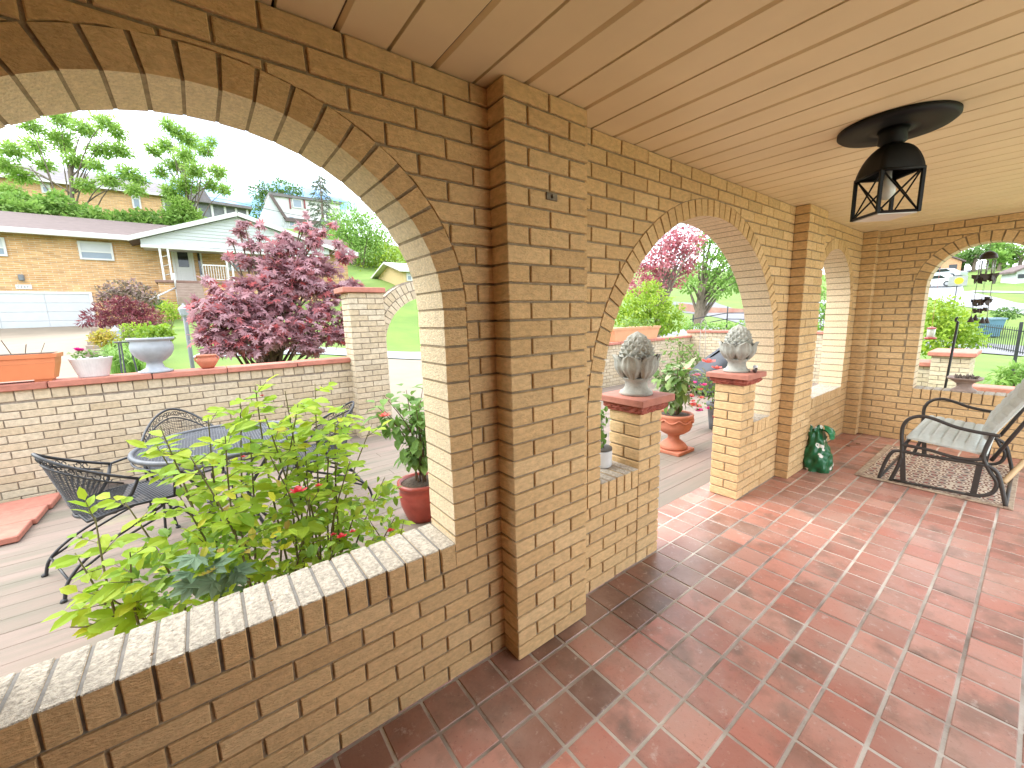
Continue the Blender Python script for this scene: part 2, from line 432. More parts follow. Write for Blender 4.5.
# ------------------------------------------------------------------ end wall with small arch
XE=5.24
FE=Frame((XE,0,0),(0,-1,0),(-1,0,0)); FE2=Frame((XE+.2,.2,0),(0,-1,0),(1,0,0))
archD=(.89,.378,1.598)
cutD=[(archD[0],archD[1]+RW,archD[2],ZB)]; cutD2=[(archD[0]+.2,archD[1]+RW,archD[2],ZB)]
endw=thing('end_wall','tan brick end wall with one small arched window opening','wall',(0,0,0))
b=MB(); lay_bricks(b,FE,0,1.95,0,H,cutD,1); lay_bricks(b,FE2,0,2.15,0,H,cutD2)
b.build('brickwork',M['brick'],endw)
m=MB(); mortar_panel(m,FE,0,1.95,0,H,cutD); mortar_panel(m,FE2,0,2.15,0,H,cutD2); m.box((XE+.009,-1.95,0),(XE+.19,-1.94,H)); m.build('mortar',M['mortar'],endw)
b=MB();m=MB(); ring(b,m,FE,archD[0],archD[1],archD[2],ZB); o=b.build('arch_ring',[M['brick'],M['reveal']],endw); m.build('mortar',M['mortar'],o)
b=MB();m=MB(); sill(b,m,FE,archD[0]-archD[1],archD[0]+archD[1],ZS); o=b.build('sill',[M['brick'],M['sillbrick']],endw); m.build('mortar',M['mortar'],o)
pilaster(5.133,5.236,.118,endw)
# ------------------------------------------------------------------ piers with red stone caps
def pier(x0,label):
    L=thing('brick_pier',label,'pier',(x0+.1025,.1,0),group='brick piers beside the doorway')
    b=MB(); ph=.878; n=13; h=ph/n; w=.1025
    for k in range(n):
        z0=k*h+JT/2;z1=(k+1)*h-JT/2
        for A in ([(-w,-w,w,-JT/2),(-w,JT/2,w,w)] if k%2 else [(-w,-w,-JT/2,w),(JT/2,-w,w,w)]):
            b.bbox((A[0],A[1],z0),(A[2],A[3],z1),.003,.001)
    o=b.build('brickwork',M['brick'],L)
    m=MB(); m.box((-w+.008,-w+.008,0),(w-.008,w-.008,ph)); m.build('mortar',M['mortar'],o)
    # rough split-face course
    b=MB(); r=.128
    N=40; prof=[(0,.0),(.006,.5),(-.004,1)]
    rings=[]
    for j in range(6):
        t=j/5; ringp=[]
        for k in range(4*14):
            s=k//14; u=(k%14)/14
            A=[(-1,-1),(1,-1),(1,1),(-1,1)][s];B=[(1,-1),(1,1),(-1,1),(-1,-1)][s]
            q=Vector((A[0]+(B[0]-A[0])*u,A[1]+(B[1]-A[1])*u,0))*r
            out=1+U(-.055,.05)-(.07*(1-t) if t<.4 else 0)
            ringp.append(b.p((q.x*out,q.y*out,ph+.046*t)))
        rings.append(ringp)
    for A,B in zip(rings,rings[1:]):
        for k in range(56): b.face((A[k],A[(k+1)%56],B[(k+1)%56],B[k]))
    b.face(rings[0][::-1]);b.face(rings[-1])
    b.build('rough_stone',M['redrough'],L)
    b=MB(); b.bbox((-.152,-.152,ph+.046),(.152,.152,ph+.083),.003,.001); b.build('cap_slab',M['redcap'],L)
    return L
pier(1.25,'brick pier with red stone cap left of the doorway, nearer the camera')
pier(2.49,'brick pier with red stone cap on the far right side of the doorway')
# ------------------------------------------------------------------ pinecone finials
def finial():
    L=thing('pinecone_finial','','finial',(1.3525,.1,.961),group='stone pinecone finials on the piers')
    b=MB(); b.lathe([(.086,0),(.092,.006),(.088,.018),(.072,.026),(.062,.045),(.060,.07),(.072,.088),(.08,.098)],28); b.build('base',M['concrete'],L)
    b=MB()                                     # fruit with diamond scales
    z0,z1=.10,.352
    PR=[(0,.070),(.2,.085),(.4,.088),(.55,.086),(.68,.078),(.8,.063),(.9,.043),(.96,.026),(1,.004)]
    def R(t):
        for (a,ra),(c,rc) in zip(PR,PR[1:]):
            if t<=c: return ra+(rc-ra)*(t-a)/(c-a)
        return .004
    b.lathe([(max(.002,R(t)*.93),z0+(z1-z0)*t) for t in [i/16 for i in range(17)]],24)
    rows=7
    for i in range(rows):
        t=.36+.60*i/rows; n=11 if t<.75 else (9 if t<.88 else 6)
        for k in range(n):
            a=2*PI*(k+.5*(i%2))/n; dt=.088; da=PI/n*1.03
            def P(tt,aa,ex=1):
                tt=min(tt,.998); r=R(tt)*ex; return (r*math.cos(aa),r*math.sin(aa),z0+(z1-z0)*tt)
            c=b.p(P(t+.012,a,1.15)); q=[b.p(P(t-dt,a,.95)),b.p(P(t,a+da,.90)),b.p(P(t+dt,a,.88)),b.p(P(t,a-da,.90))]
            for j in range(4): b.face((q[j],q[(j+1)%4],c),False)
    b.build('cone',M['concrete'],L)
    for k in range(6):                          # broad fluted leaves
        b=MB(); a0=2*PI*k/6+.3
        def fn(u,v,off):
            w=(u-.5)*2; e=math.sqrt(max(0,1-max(0,(v-.45)/.55)**2.4))
            a=a0+w*(.34+.24*min(1,v*2))*max(.03,e)
            r=.076+.044*math.sin(PI*.5*min(1,v*1.7))+(.016*(max(0,v-.7)/.3)**1.5)-.010*abs(w)**2+.004*math.cos(w*3.5*PI)*(1-v*.4)+off
            return (r*math.cos(a),r*math.sin(a),.092+.134*v)
        b.grid(lambda u,v:fn(u,v,0),16,10); b.grid(lambda u,v:fn(1-u,v,-.010),16,10)
        b.build('leaf',M['concrete'],L)
    return L
f1=finial(); f1['label']='stone pinecone finial on the near brick pier, greenish grey'
copy_tree(f1,'stone pinecone finial on the far pier, with small figures at its foot',(2.5925,.1,.961),.5)
# small dark figures by the far finial
b=MB(); p=Vector((2.60,-.025,.962))
b.sphere((p.x,p.y,p.z+.014),.014,8,6,(1.5,1,1)); b.sphere((p.x+.022,p.y,p.z+.026),.009); b.tube([(p.x-.02,p.y,p.z+.012),(p.x-.034,p.y,p.z+.025)],.004,6)
tag(b.build('bird_figurine',mat('dark_brown_figurine',(.05,.02,.015),.4)),'tiny dark brown bird figurine on the far pier cap','figurine')
b=MB(); q=p+Vector((.055,.02,0)); b.lathe([(.012,0),(.014,.01),(.006,.014),(.016,.03),(.017,.045),(.006,.05)],12,q)
tag(b.build('glass_ornament',mat('clear_white_glass',(.75,.77,.8),.1,spec=.8)),'tiny clear glass ornament beside the bird figurine','ornament')
# ------------------------------------------------------------------ floor
t_=.1524; gx,gy=.5307,-.4586
fm=MB(); 
x=gx-24*t_
while x<5.3:
    y=gy-12*t_
    while y<.30:
        a=(x+.0055,y+.0055);c=(x+t_-.0055,y+t_-.0055)
        if a[1]<.31 and not (a[0]>WX1 or c[0]<-2.7):
            cc=[(a[0],a[1]),(c[0],a[1]),(c[0],c[1]),(a[0],c[1])]; dz=U(-.0012,.0008); tx,ty=U(-.006,.006),U(-.006,.006)
            cx,cy=(a[0]+c[0])/2,(a[1]+c[1])/2
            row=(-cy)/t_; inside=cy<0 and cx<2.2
            fm.m=2 if inside and rnd()<(.97 if row<1.3 else .85 if row<2.3 else .30 if row<3.3 else .0) else 0  # tiles along the wall: grime plus the wall's shade put into the colour
            T0=[fm.p((u+(cx-u)*.035,v+(cy-v)*.035,dz+tx*(u-cx)+ty*(v-cy))) for u,v in cc]
            T1=[fm.p((u,v,dz-.003)) for u,v in cc];T2=[fm.p((u,v,-.012)) for u,v in cc]
            fm.face(T0)
            for k in range(4):
                q=(k+1)%4; fm.face((T1[k],T1[q],T0[q],T0[k])); fm.face((T2[k],T2[q],T1[q],T1[k]))
        y+=t_
    x+=t_
fm.m=1; fm.poly([(-2.7,-2.3,-.0032),(WX1,-2.3,-.0032),(WX1,.295,-.0032),(-2.7,.295,-.0032)])
fm.box((-2.7,-2.3,-.12),(WX1,.295,-.0085))
def tilemat(grimy_shade=False):
    m,nt,b=newmat('grimy_shaded_quarry_tile' if grimy_shade else 'red_quarry_tile');N=nt.nodes;L=nt.links
    g=N.new('ShaderNodeNewGeometry'); r=N.new('ShaderNodeValToRGB'); L.new(g.outputs['Random Per Island'],r.inputs['Fac'])
    cols=[(.21,.105,.075),(.27,.125,.09),(.17,.09,.066),(.23,.13,.098),(.30,.14,.10),(.19,.10,.073)] if grimy_shade else [(.42,.18,.132),(.48,.235,.18),(.37,.155,.115),(.45,.185,.135),(.38,.205,.16),(.50,.25,.19),(.43,.17,.125),(.33,.16,.12)]
    e=r.color_ramp.elements
    while len(e)<len(cols): e.new(.5)
    for i,c in enumerate(cols): e[i].position=i/(len(cols)-1); e[i].color=(*c,1)
    tc=N.new('ShaderNodeTexCoord'); sc_=N.new('ShaderNodeVectorMath'); sc_.operation='SCALE'; sc_.inputs[0].default_value=(37,61,23); L.new(g.outputs['Random Per Island'],sc_.inputs['Scale']); vo=N.new('ShaderNodeVectorMath'); vo.operation='ADD'; L.new(tc.outputs['Object'],vo.inputs[0]); L.new(sc_.outputs[0],vo.inputs[1])
    def noise(s,d=5,ro=.6,own=True):
        n=N.new('ShaderNodeTexNoise'); n.inputs['Scale'].default_value=s; n.inputs['Detail'].default_value=d; n.inputs['Roughness'].default_value=ro; L.new(vo.outputs[0] if own else tc.outputs['Object'],n.inputs['Vector']); return n.outputs['Fac']
    def ramp(f,a,c):
        q=N.new('ShaderNodeValToRGB'); q.color_ramp.elements[0].position=a; q.color_ramp.elements[1].position=c; L.new(f,q.inputs['Fac']); return q.outputs['Color']
    def mix(fac,c1,c2,k=1):
        x=N.new('ShaderNodeMixRGB'); 
        mu=N.new('ShaderNodeMath'); mu.operation='MULTIPLY'; mu.inputs[1].default_value=k; L.new(fac,mu.inputs[0]); L.new(mu.outputs[0],x.inputs['Fac'])
        L.new(c1,x.inputs['Color1']); x.inputs['Color2'].default_value=(*c2,1); return x.outputs['Color']
    # grey fire-flash stains, one patch per tile corner region
    c=mix(ramp(noise(4.5,4,.55),.54,.70),r.outputs['Color'],(.13,.095,.075),.78)
    c=mix(ramp(noise(2.0,6,.62,False),.46,.68),c,(.43,.30,.245),.6); c=mix(ramp(noise(2.7,8,.68,False),.53,.66),c,(.15,.105,.08),.55)
    c=mix(ramp(noise(24,9,.75),.57,.70),c,(.55,.46,.40),.62)     # chalky efflorescence
    c=mix(ramp(noise(90,4,.6),.60,.75),c,(.13,.06,.045),.5)
    L.new(c,b.inputs['Base Color'])
    mr=N.new('ShaderNodeMapRange'); mr.inputs['To Min'].default_value=.24; mr.inputs['To Max'].default_value=.5; L.new(noise(9,4),mr.inputs['Value']); L.new(mr.outputs[0],b.inputs['Roughness'])
    bp=N.new('ShaderNodeBump'); bp.inputs['Strength'].default_value=.22; bp.inputs['Distance'].default_value=.01
    n=noise(28,4); L.new(n,bp.inputs['Height']); L.new(bp.outputs[0],b.inputs['Normal'])
    return m
M['tile']=tilemat(); M['grimyshadetile']=tilemat(True)
M['grout']=mat('pale_grout',(.66,.61,.53),.9,col2=(.14,.10,.075),nscale=1.5,namt=.46,bump=.5,bscale=80)
o=fm.build('floor',[M['tile'],M['grout'],M['grimyshadetile']]); o['kind']='structure'
# ------------------------------------------------------------------ ceiling
cm=MB(); y0,y1=-1.95,.23
x=.27-.1485*20; prof=[]
k=0
while x<5.75:
    if k%2==0: prof+=[(x-.006,0,0),(x-.005,.014,1),(x+.003,.014,1),(x+.005,.0,0)]
    else: prof+=[(x-.011,0,0),(x-.002,.013,1),(x+.002,.013,1),(x+.011,0,0)]
    x+=.1485;k+=1
prof=[(-2.75,0,0)]+prof+[(5.85,0,0)]
for p,q in zip(prof,prof[1:]):
    cm.m=1 if (p[2]+q[2])==2 else 0
    cm.poly([(p[0],y0,H+p[1]),(p[0],y1,H+p[1]),(q[0],y1,H+q[1]),(q[0],y0,H+q[1])])
o=cm.build('ceiling',[M['vinyl'],M['groove']]); o['kind']='structure'
rf=MB(); rf.box((-2.8,-2.0,H+.03),(5.9,.30,H+.2)); rf.box((-2.8,.23,H-.02),(5.9,.27,H+.03)); rf.box((5.85,-1.95,H-.02),(5.9,.23,H+.03))
o=rf.build('roof',M['shingle']); o['kind']='structure'
# unseen brick house wall, length and end shaped to shade the porch at left
FH=Frame((-2.7,-2.05,0),(1,0,0),(0,1,0))
hw=thing('shading_house_wall','unseen tan brick house wall behind the photographer, sized to shade the porch','wall',(0,0,0))
HWX=3.25
b=MB(); lay_bricks(b,FH,0,HWX,0,H); b.build('brickwork',M['brick'],hw); m=MB(); mortar_panel(m,FH,0,HWX,0,H); m.box((-2.7,-2.3,0),(-2.7+HWX,-2.06,H)); m.build('mortar',M['mortar'],hw)
FG=Frame((-2.5,-2.05,0),(0,1,0),(1,0,0))
b=MB(); lay_bricks(b,FG,0,2.04,0,H); b.build('brickwork',M['brick'],hw); m=MB(); mortar_panel(m,FG,0,2.04,0,H);m.box((-2.7,-2.05,0),(-2.51,0,H)); m.build('mortar',M['mortar'],hw)
# ------------------------------------------------------------------ hanging lantern
LX,LY=1.925,-.775
lamp=thing('ceiling_lantern','black metal lantern with crossed bars on a wide round ceiling plate','lantern',(LX,LY,0))
b=MB(); b.lathe([(.01,H-.030),(.055,H-.034),(.062,H-.026),(.09,H-.024),(.1,H-.030),(.15,H-.024),(.188,H-.026),(.2,H-.016),(.2,H-.002),(.01,H-.001)],48,(.02,0,0)); b.build('ceiling_plate',M['lampblack'],lamp)
b=MB(); b.lathe([(.03,2.10),(.05,2.115),(.048,2.15),(.055,H-.03)],20); b.tube([(.05,.05,H-.03),(.06,.052,H-.055)],.006,6); b.build('stem',M['lampblack'],lamp)
zb,zt,rc=1.808,1.985,.112
cor=[(rc*math.cos(a),rc*math.sin(a)) for a in (PI,PI*1.5,0,PI*.5)]
b=MB()                         # barrel-vaulted hood: square to round
def hood(u,v):
    a=2*PI*u; q=PI/2*round(a/(PI/2)-.0)
    sq=rc*1.06/(abs(math.cos(a))+abs(math.sin(a))); t=v
    r=(sq*(1-t)+.085*t)*math.cos(t*PI/2)**.55 if t<1 else .012
    return (r*math.cos(a),r*math.sin(a),zt-.004+.125*math.sin(t*PI/2))
b.grid(hood,48,8)
for k in range(4):
    p,q=cor[k],cor[(k+1)%4]; b.box((min(p[0],q[0])-.0,0,0),(0,0,0)) if False else None
    b.tube([(p[0]*1.03,p[1]*1.03,zt),(q[0]*1.03,q[1]*1.03,zt)],.007,6)
b.build('hood',M['lampblack'],lamp)
b=MB()
for k in range(4):
    p,q=cor[k],cor[(k+1)%4]
    b.tube([(p[0],p[1],zb),(p[0],p[1],zt)],.0085,4)
    b.tube([(p[0],p[1],zb+.006),(q[0],q[1],zb+.006)],.006,4)
b.build('cage',M['lampblack'],lamp)
for k in range(4):
    b=MB();p,q=cor[k],cor[(k+1)%4]
    for A,B in ((p,q),(q,p)):
        b.tube([(A[0]*.97,A[1]*.97,zb+.008),(B[0]*.97,B[1]*.97,zt)],.0042,4)
    b.build('cross_brace',M['lampblack'],lamp)
b=MB(); s_=rc*.97; b.prism([(s_,0,zb-.004),(0,s_,zb-.004),(-s_,0,zb-.004),(0,-s_,zb-.004)],(0,0,.005)); b.build('bottom_plate',mat('frosted_lamp_glass',(.62,.60,.55),.35,namt=.1),lamp)
b=MB(); b.lathe([(.012,2.0),(.013,1.965),(.02,1.95),(.031,1.925),(.031,1.905),(.02,1.885),(.002,1.878)],16); b.build('bulb',mat('clear_bulb_glass',(.75,.74,.7),.08,namt=.05,spec=.8),lamp)
# ------------------------------------------------------------------ rug
def rugmat():
    m,nt,b=newmat('patterned_rug');N=nt.nodes;L=nt.links
    tc=N.new('ShaderNodeTexCoord'); v=N.new('ShaderNodeTexVoronoi'); v.inputs['Scale'].default_value=12; v.inputs['Randomness'].default_value=.35; L.new(tc.outputs['Object'],v.inputs['Vector'])
    r=N.new('ShaderNodeValToRGB'); r.color_ramp.interpolation='CONSTANT'
    cs=[(0,(.36,.11,.08)),(.16,(.07,.04,.035)),(.27,(.62,.52,.40)),(.40,(.20,.09,.06)),(.52,(.55,.45,.33))]
    e=r.color_ramp.elements
    while len(e)<len(cs): e.new(.5)
    for i,(p,c) in enumerate(cs): e[i].position=p; e[i].color=(*c,1)
    L.new(v.outputs['Distance'],r.inputs['Fac'])
    w=N.new('ShaderNodeTexNoise'); w.inputs['Scale'].default_value=160; L.new(tc.outputs['Object'],w.inputs['Vector'])
    x=N.new('ShaderNodeMixRGB'); x.blend_type='OVERLAY'; x.inputs['Fac'].default_value=.6; L.new(r.outputs[0],x.inputs['Color1']); L.new(w.outputs['Fac'],x.inputs['Color2']); L.new(x.outputs[0],b.inputs['Base Color'])
    b.inputs['Roughness'].default_value=.95; bp=N.new('ShaderNodeBump'); bp.inputs['Strength'].default_value=.5; L.new(w.outputs['Fac'],bp.inputs['Height']); L.new(bp.outputs[0],b.inputs['Normal'])
    return m
rug=thing('rug','small patterned brown and cream rug under the glider chair','rug',(4.32,-.855,0))
b=MB(); b.bbox((-.555,-.385,.001),(.555,.385,.011),.003); b.build('pile',rugmat(),rug)
b=MB()
for A,B in (((-.6,-.43),(.6,-.385)),((-.6,.385),(.6,.43)),((-.6,-.385),(-.555,.385)),((.555,-.385),(.6,.385))): b.bbox((A[0],A[1],.001),(B[0],B[1],.012),.003)
b.build('border',mat('rug_border',(.50,.40,.28),.95,col2=(.16,.08,.06),nscale=28,namt=.4),rug)
# ------------------------------------------------------------------ glider chair (faces the arches, two-sided frame)
XN,XF=3.76,4.70
g=lambda x,y:(860+x*164/869,370+y*164/869)
gl=thing('glider_chair','brown metal glider chair with sage green channelled cushions','chair',(4.23,-.92,0))
GP=lambda zx,zy,x=XN:at(*g(zx,zy),x=x)
M['gliderframe']=mat('dark_bronze_metal',(.045,.040,.036),.45,nscale=20,namt=.25,spec=.5)
M['cushion']=mat('sage_cushion',(.50,.53,.49),.85,nscale=30,namt=.1,bump=.25,bscale=220)
off=Vector((4.23,-.92,0))
def smooth(pts,n=6):
    P=[Vector(p) for p in pts]; out=[]
    for i in range(len(P)-1):
        p0=P[max(i-1,0)];p1=P[i];p2=P[i+1];p3=P[min(i+2,len(P)-1)]
        for k in range(n):
            t=k/n; out.append(.5*((2*p1)+(p2-p0)*t+(2*p0-5*p1+4*p2-p3)*t*t+(3*p1-p0-3*p2+p3)*t**3))
    out.append(P[-1]); return out
def side(x):
    d=Vector((x-XN,0,0))
    def S(l,r,n=8):
        b=MB(); b.tube([p+d-off for p in smooth([GP(*q) for q in l])],r,n); return b
    return S,d
for x in (XN,XF):
    S,d=side(x)
    S([(222,470),(222,400),(222,330),(235,285),(270,255),(330,245),(400,262),(500,300),(600,325),(700,343),(745,352)],.0125).build('armrest',M['gliderframe'],gl)
    # moving seat bracket and rear loop
    b=MB(); b.tube([p+d-off for p in smooth([GP(*q) for q in [(160,585),(205,500),(222,440)]])],.013,8)
    b.tube([p+d-off for p in smooth([GP(*q) for q in [(222,395),(350,420),(500,462),(600,476),(660,470)]])],.012,8)
    b.tube([p+d-off for p in smooth([GP(*q) for q in [(700,350),(665,420),(655,470),(690,540),(725,600),(700,650),(640,665),(560,655)]])],.0125,8)
    b.build('seat_frame',M['gliderframe'],gl)
    b=MB(); lo=[GP(*q) for q in [(100,572),(130,495),(165,440),(200,428),(300,445),(500,478),(640,500),(700,520),(735,560),(755,640),(772,722)]]
    b.tube([p+d-off for p in smooth(lo)],.0125,8)
    fr_=[GP(*q) for q in [(160,578),(300,606),(500,645),(640,672)]]; b.tube([p+d-off for p in fr_],.011,8)
    b.build('base_frame',M['gliderframe'],gl)
    for q0,q1 in (((225,425),(228,590)),((635,500),(600,655))):
        b=MB();p=GP(*q0)+d-off;q=GP(*q1)+d-off; b.prism([p+Vector((-.006,-.016,0)),p+Vector((-.006,.016,0)),q+Vector((-.006,.016,0)),q+Vector((-.006,-.016,0))],(.012,0,0)); b.build('hanger_strap',M['gliderframe'],gl)
b=MB()
for q in ((100,572),(772,722),(235,395),(640,472)):
    p=GP(*q)-off; b.tube([p,p+Vector((XF-XN,0,0))],.011,8)
b.build('cross_rail',M['gliderframe'],gl)
# seat cushion: channels run across the chair
s0=GP(240,368);s1=GP(640,455)
def cush(name,p0,p1,thick,nch,up,xa,xb):
    """cushion between two side-profile points, tufted in channels across"""
    b=MB(); d=(p1-p0); Lc=d.length; d.normalize(); nrm=Vector((0,-d.z,d.y)) if up else Vector((0,d.z,-d.y))
    if nrm.z<0 and up: nrm=-nrm
    nu=nch*8
    def f(u,v,top):
        base=p0+d*(u*Lc); c=abs(math.sin(PI*u*nch))**.35
        edge=min(1,min(v,1-v)*18)**.5*min(1,min(u,1-u)*14)**.5
        h=thick*(.30+.70*edge)*(.80+.20*c) if top else -thick*.18*edge
        q=base+nrm*h-off; q.x=xa+(xb-xa)*v-off.x; return q
    b.grid(lambda u,v:f(u,v,True),nu,18); b.grid(lambda u,v:f(1-u,v,False),nu,18)
    for vv in(0,1):
        pa=[f(i/nu,vv,True) for i in range(nu+1)];pb=[f(i/nu,vv,False) for i in range(nu+1)]
        for i in range(nu): b.poly([pa[i],pa[i+1],pb[i+1],pb[i]])
    for uu in(0,1):
        pa=[f(uu,i/18,True) for i in range(19)];pb=[f(uu,i/18,False) for i in range(19)]
        for i in range(18): b.poly([pa[i],pa[i+1],pb[i+1],pb[i]])
    return b.build(name,M['cushion'],gl)
cush('seat_cushion',s0+Vector((0,0,.005)),s1+Vector((0,-.03,0)),.055,7,True,XN+.02,XF-.02)
b0=at(987,441,x=XN); btop=at(1024,405,x=XN); bdir=(btop-b0)
b1=b0+bdir.normalized()*.60
cush('back_cushion',b0,b1,.06,9,False,XN+.02,XF-.02)
b=MB()
for x in (XN+.03,XF-.03):
    p=s1+Vector((0,-.02,-.03));q=b1+Vector((0,-.035,-.02)); p=Vector((x,p.y-.03,p.z));q=Vector((x,q.y,q.z)); b.tube([p-off,q-off],.012,8)
p=b1+Vector((0,-.035,-.02)); b.tube([Vector((XN+.03,p.y,p.z))-off,Vector((XF-.03,p.y,p.z))-off],.012,8); b.build('back_frame',M['gliderframe'],gl)
# pale wooden pole lying behind the glider
M['wood']=mat('pale_pine',(.55,.36,.18),.6,nscale=5,namt=.2,stretch=(1,1,1))
p=at(1003,483,z=.012);q=at(1026,460,x=p.x+.30)
b=MB(); dr=(q-p).normalized(); e=p+dr*1.25; b.tube([p,p+dr*.02,e],[.016,.019,.019],10); tag(b.build('wooden_pole',M['wood']),'pale wooden pole leaning with its end on the tiles by the glider','pole')
# ------------------------------------------------------------------ green bag against the pilaster
bag=thing('garden_bag','crumpled green and white plastic soil bag slumped against the pilaster','bag',(3.672,-.185,0))
def bagf(u,v):
    a=2*PI*u; z=.375*v
    r=.108*(1+.16*math.sin(PI*min(1,v*1.5)))*(1-.16*math.exp(-((v-.60)/.10)**2))*(1-.10*v)
    sq=1/(abs(math.cos(a))**3+abs(math.sin(a))**3)**.33
    cr=1+.07*math.sin(5*a+9*v)+.055*math.sin(9*a-16*v)+.035*math.sin(31*v+3*a)
    fl=1-.55*max(0,(v-.5)/.5)          # flattens towards the folded top
    return (r*sq*cr*math.cos(a)+.035*v*v-.01,r*sq*cr*math.sin(a)*.8*fl+.045*v,z+.02*math.sin(3*a+1)*(v>.9)-.02*math.cos(a)*v)
def bagmat():
    m,nt,b=newmat('green_white_plastic');N=nt.nodes;L=nt.links
    tc=N.new('ShaderNodeTexCoord'); n=N.new('ShaderNodeTexNoise'); n.inputs['Scale'].default_value=9; n.inputs['Detail'].default_value=3; L.new(tc.outputs['Object'],n.inputs['Vector'])
    r=N.new('ShaderNodeValToRGB'); r.color_ramp.interpolation='CONSTANT'; e=r.color_ramp.elements
    e[0].position=0;e[0].color=(.015,.13,.05,1); e[1].position=.60; e[1].color=(.72,.70,.64,1); x=e.new(.65); x.color=(.02,.17,.06,1)
    L.new(n.outputs['Fac'],r.inputs['Fac']); L.new(r.outputs[0],b.inputs['Base Color']); b.inputs['Roughness'].default_value=.28
    return m
b=MB(); b.grid(bagf,56,30); b.build('sack',bagmat(),bag)
b=MB(); b.grid(lambda u,v:(-.075+.17*u+.02*v,.0-.075*math.sin(PI*.5*v)+.012*math.sin(9*u),.372-.075*v*v+.015*math.sin(7*u+2)),16,8); b.build('folded_top',mat('green_plastic',(.02,.19,.07),.25,namt=.3,nscale=20),bag)
# a few dry leaves on the floor
M['dryleaf']=mat('dry_leaf',(.16,.09,.04),.9,namt=.3)
for k,(px,py) in enumerate([(852,441),(858,444),(848,446)]):
    c=at(px,py,z=.004); b=MB(); a=U(0,6)
    b.poly([(c.x+.03*math.cos(a+q)*(1 if i%2==0 else .45),c.y+.03*math.sin(a+q)*(1 if i%2==0 else .45),c.z+U(0,.01)) for i,q in enumerate([0,.8,1.57,2.4,3.14,4,4.7,5.5])])
    tag(b.build('dry_leaf',M['dryleaf']),'dry brown leaf on the floor in the far porch corner','leaf','dry leaves in the corner')
# ------------------------------------------------------------------ planter vase on the small arch sill
vz=thing('stone_planter','flared square stone planter with dry succulents on the end sill','planter',(5.34,-.86,ZS+.002))
def sqr(prof):
    def f(u,v):
        i=min(int(v*(len(prof)-1)),len(prof)-2);t=v*(len(prof)-1)-i; h=prof[i][0]+(prof[i+1][0]-prof[i][0])*t; z=prof[i][1]+(prof[i+1][1]-prof[i][1])*t
        a=2*PI*u; c,s_=math.cos(a),math.sin(a); r=h/(abs(c)**5+abs(s_)**5)**.2
        return (r*c,r*s_,z)
    return f
b=MB(); pr=[(.001,0),(.088,0),(.085,.012),(.062,.028),(.05,.05),(.055,.075),(.085,.105),(.118,.122),(.122,.135),(.108,.135),(.09,.12),(.001,.118)]
b.grid(sqr(pr),40,44); b.build('bowl',mat('pinkish_cast_stone',(.36,.28,.24),.9,nscale=14,namt=.3,bump=.4,bscale=90),vz)
b=MB()
for k in range(60):
    a=U(0,6.28);r=.075*rnd()**.5; c=Vector((r*math.cos(a),r*math.sin(a),.12)); d=Vector((U(-.5,.5),U(-.5,.5),1)).normalized()*U(.02,.05); b.tube([c,c+d*.6,c+d],[.006,.008,.002],5)
b.build('succulents',mat('grey_brown_succulent',(.16,.13,.11),.8,namt=.4,nscale=30),vz)
# ------------------------------------------------------------------ wind chime outside the small arch
wc=thing('wind_chime','brown metal butterfly wind chime hanging outside the end arch','wind chime',(5.6,-.87,0))
M['chime']=mat('brown_chime_metal',(.06,.045,.04),.5,namt=.3,nscale=20,metal=.5); M['wire']=mat('thin_grey_wire',(.22,.2,.18),.5)
b=MB(); b.lathe([(.062,1.845),(.064,1.85),(.055,1.885),(.03,1.91),(.006,1.92)],20); b.build('dome',M['chime'],wc)
b=MB(); b.tube([(0,0,1.91),(0,0,H+.0)],.0018,4)
for k in range(6):
    a=k*PI/3; x,y=.055*math.cos(a),.055*math.sin(a)
    b.tube([(x,y,1.85),(x*1.1,y*1.1,1.25)],.0014,4)
b.build('wires',M['wire'],wc)
def butterfly(b,c,s,a):
    R_=Matrix.Rotation(a,3,'Z')
    for sg in(-1,1):
        k_=U(.2,.9); P=[(0,0,0),(.35*sg,.2*k_,.42),(.95*sg,.6*k_,.5),(.9*sg,.6*k_,.05),(.55*sg,.3*k_,-.1),(.6*sg,.35*k_,-.5),(.2*sg,.1*k_,-.4)]
        b.prism([Vector(c)+R_@(Vector(p)*s) for p in P],R_@Vector((0,.003,0)))
for lvl,(z,rad,n,s) in enumerate([(1.655,.075,7,.075),(1.44,.065,4,.07),(1.36,.05,3,.05)]):
    for k in range(n):
        b=MB();a=2*PI*k/n+.4*lvl; butterfly(b,(rad*math.cos(a),rad*math.sin(a),z+U(-.015,.015)),s*U(.85,1.1),a+PI/2); b.build('butterfly',M['chime'],wc)
b=MB()
for k in range(8):
    a=k*PI/4; b.tube([(.05*math.cos(a),.05*math.sin(a),1.70),(.05*math.cos(a),.05*math.sin(a),1.83)],.0045,6)
b.build('tubes',mat('silver_chime_tube',(.45,.47,.5),.3,metal=.8,namt=.1),wc)
for k in range(4):
    a=k*PI/2+.5; b=MB(); b.lathe([(.024,0),(.022,.012),(.010,.045),(.004,.062)],12,(.058*math.cos(a),.058*math.sin(a),1.23+U(-.01,.02))); b.build('bell',M['chime'],wc)
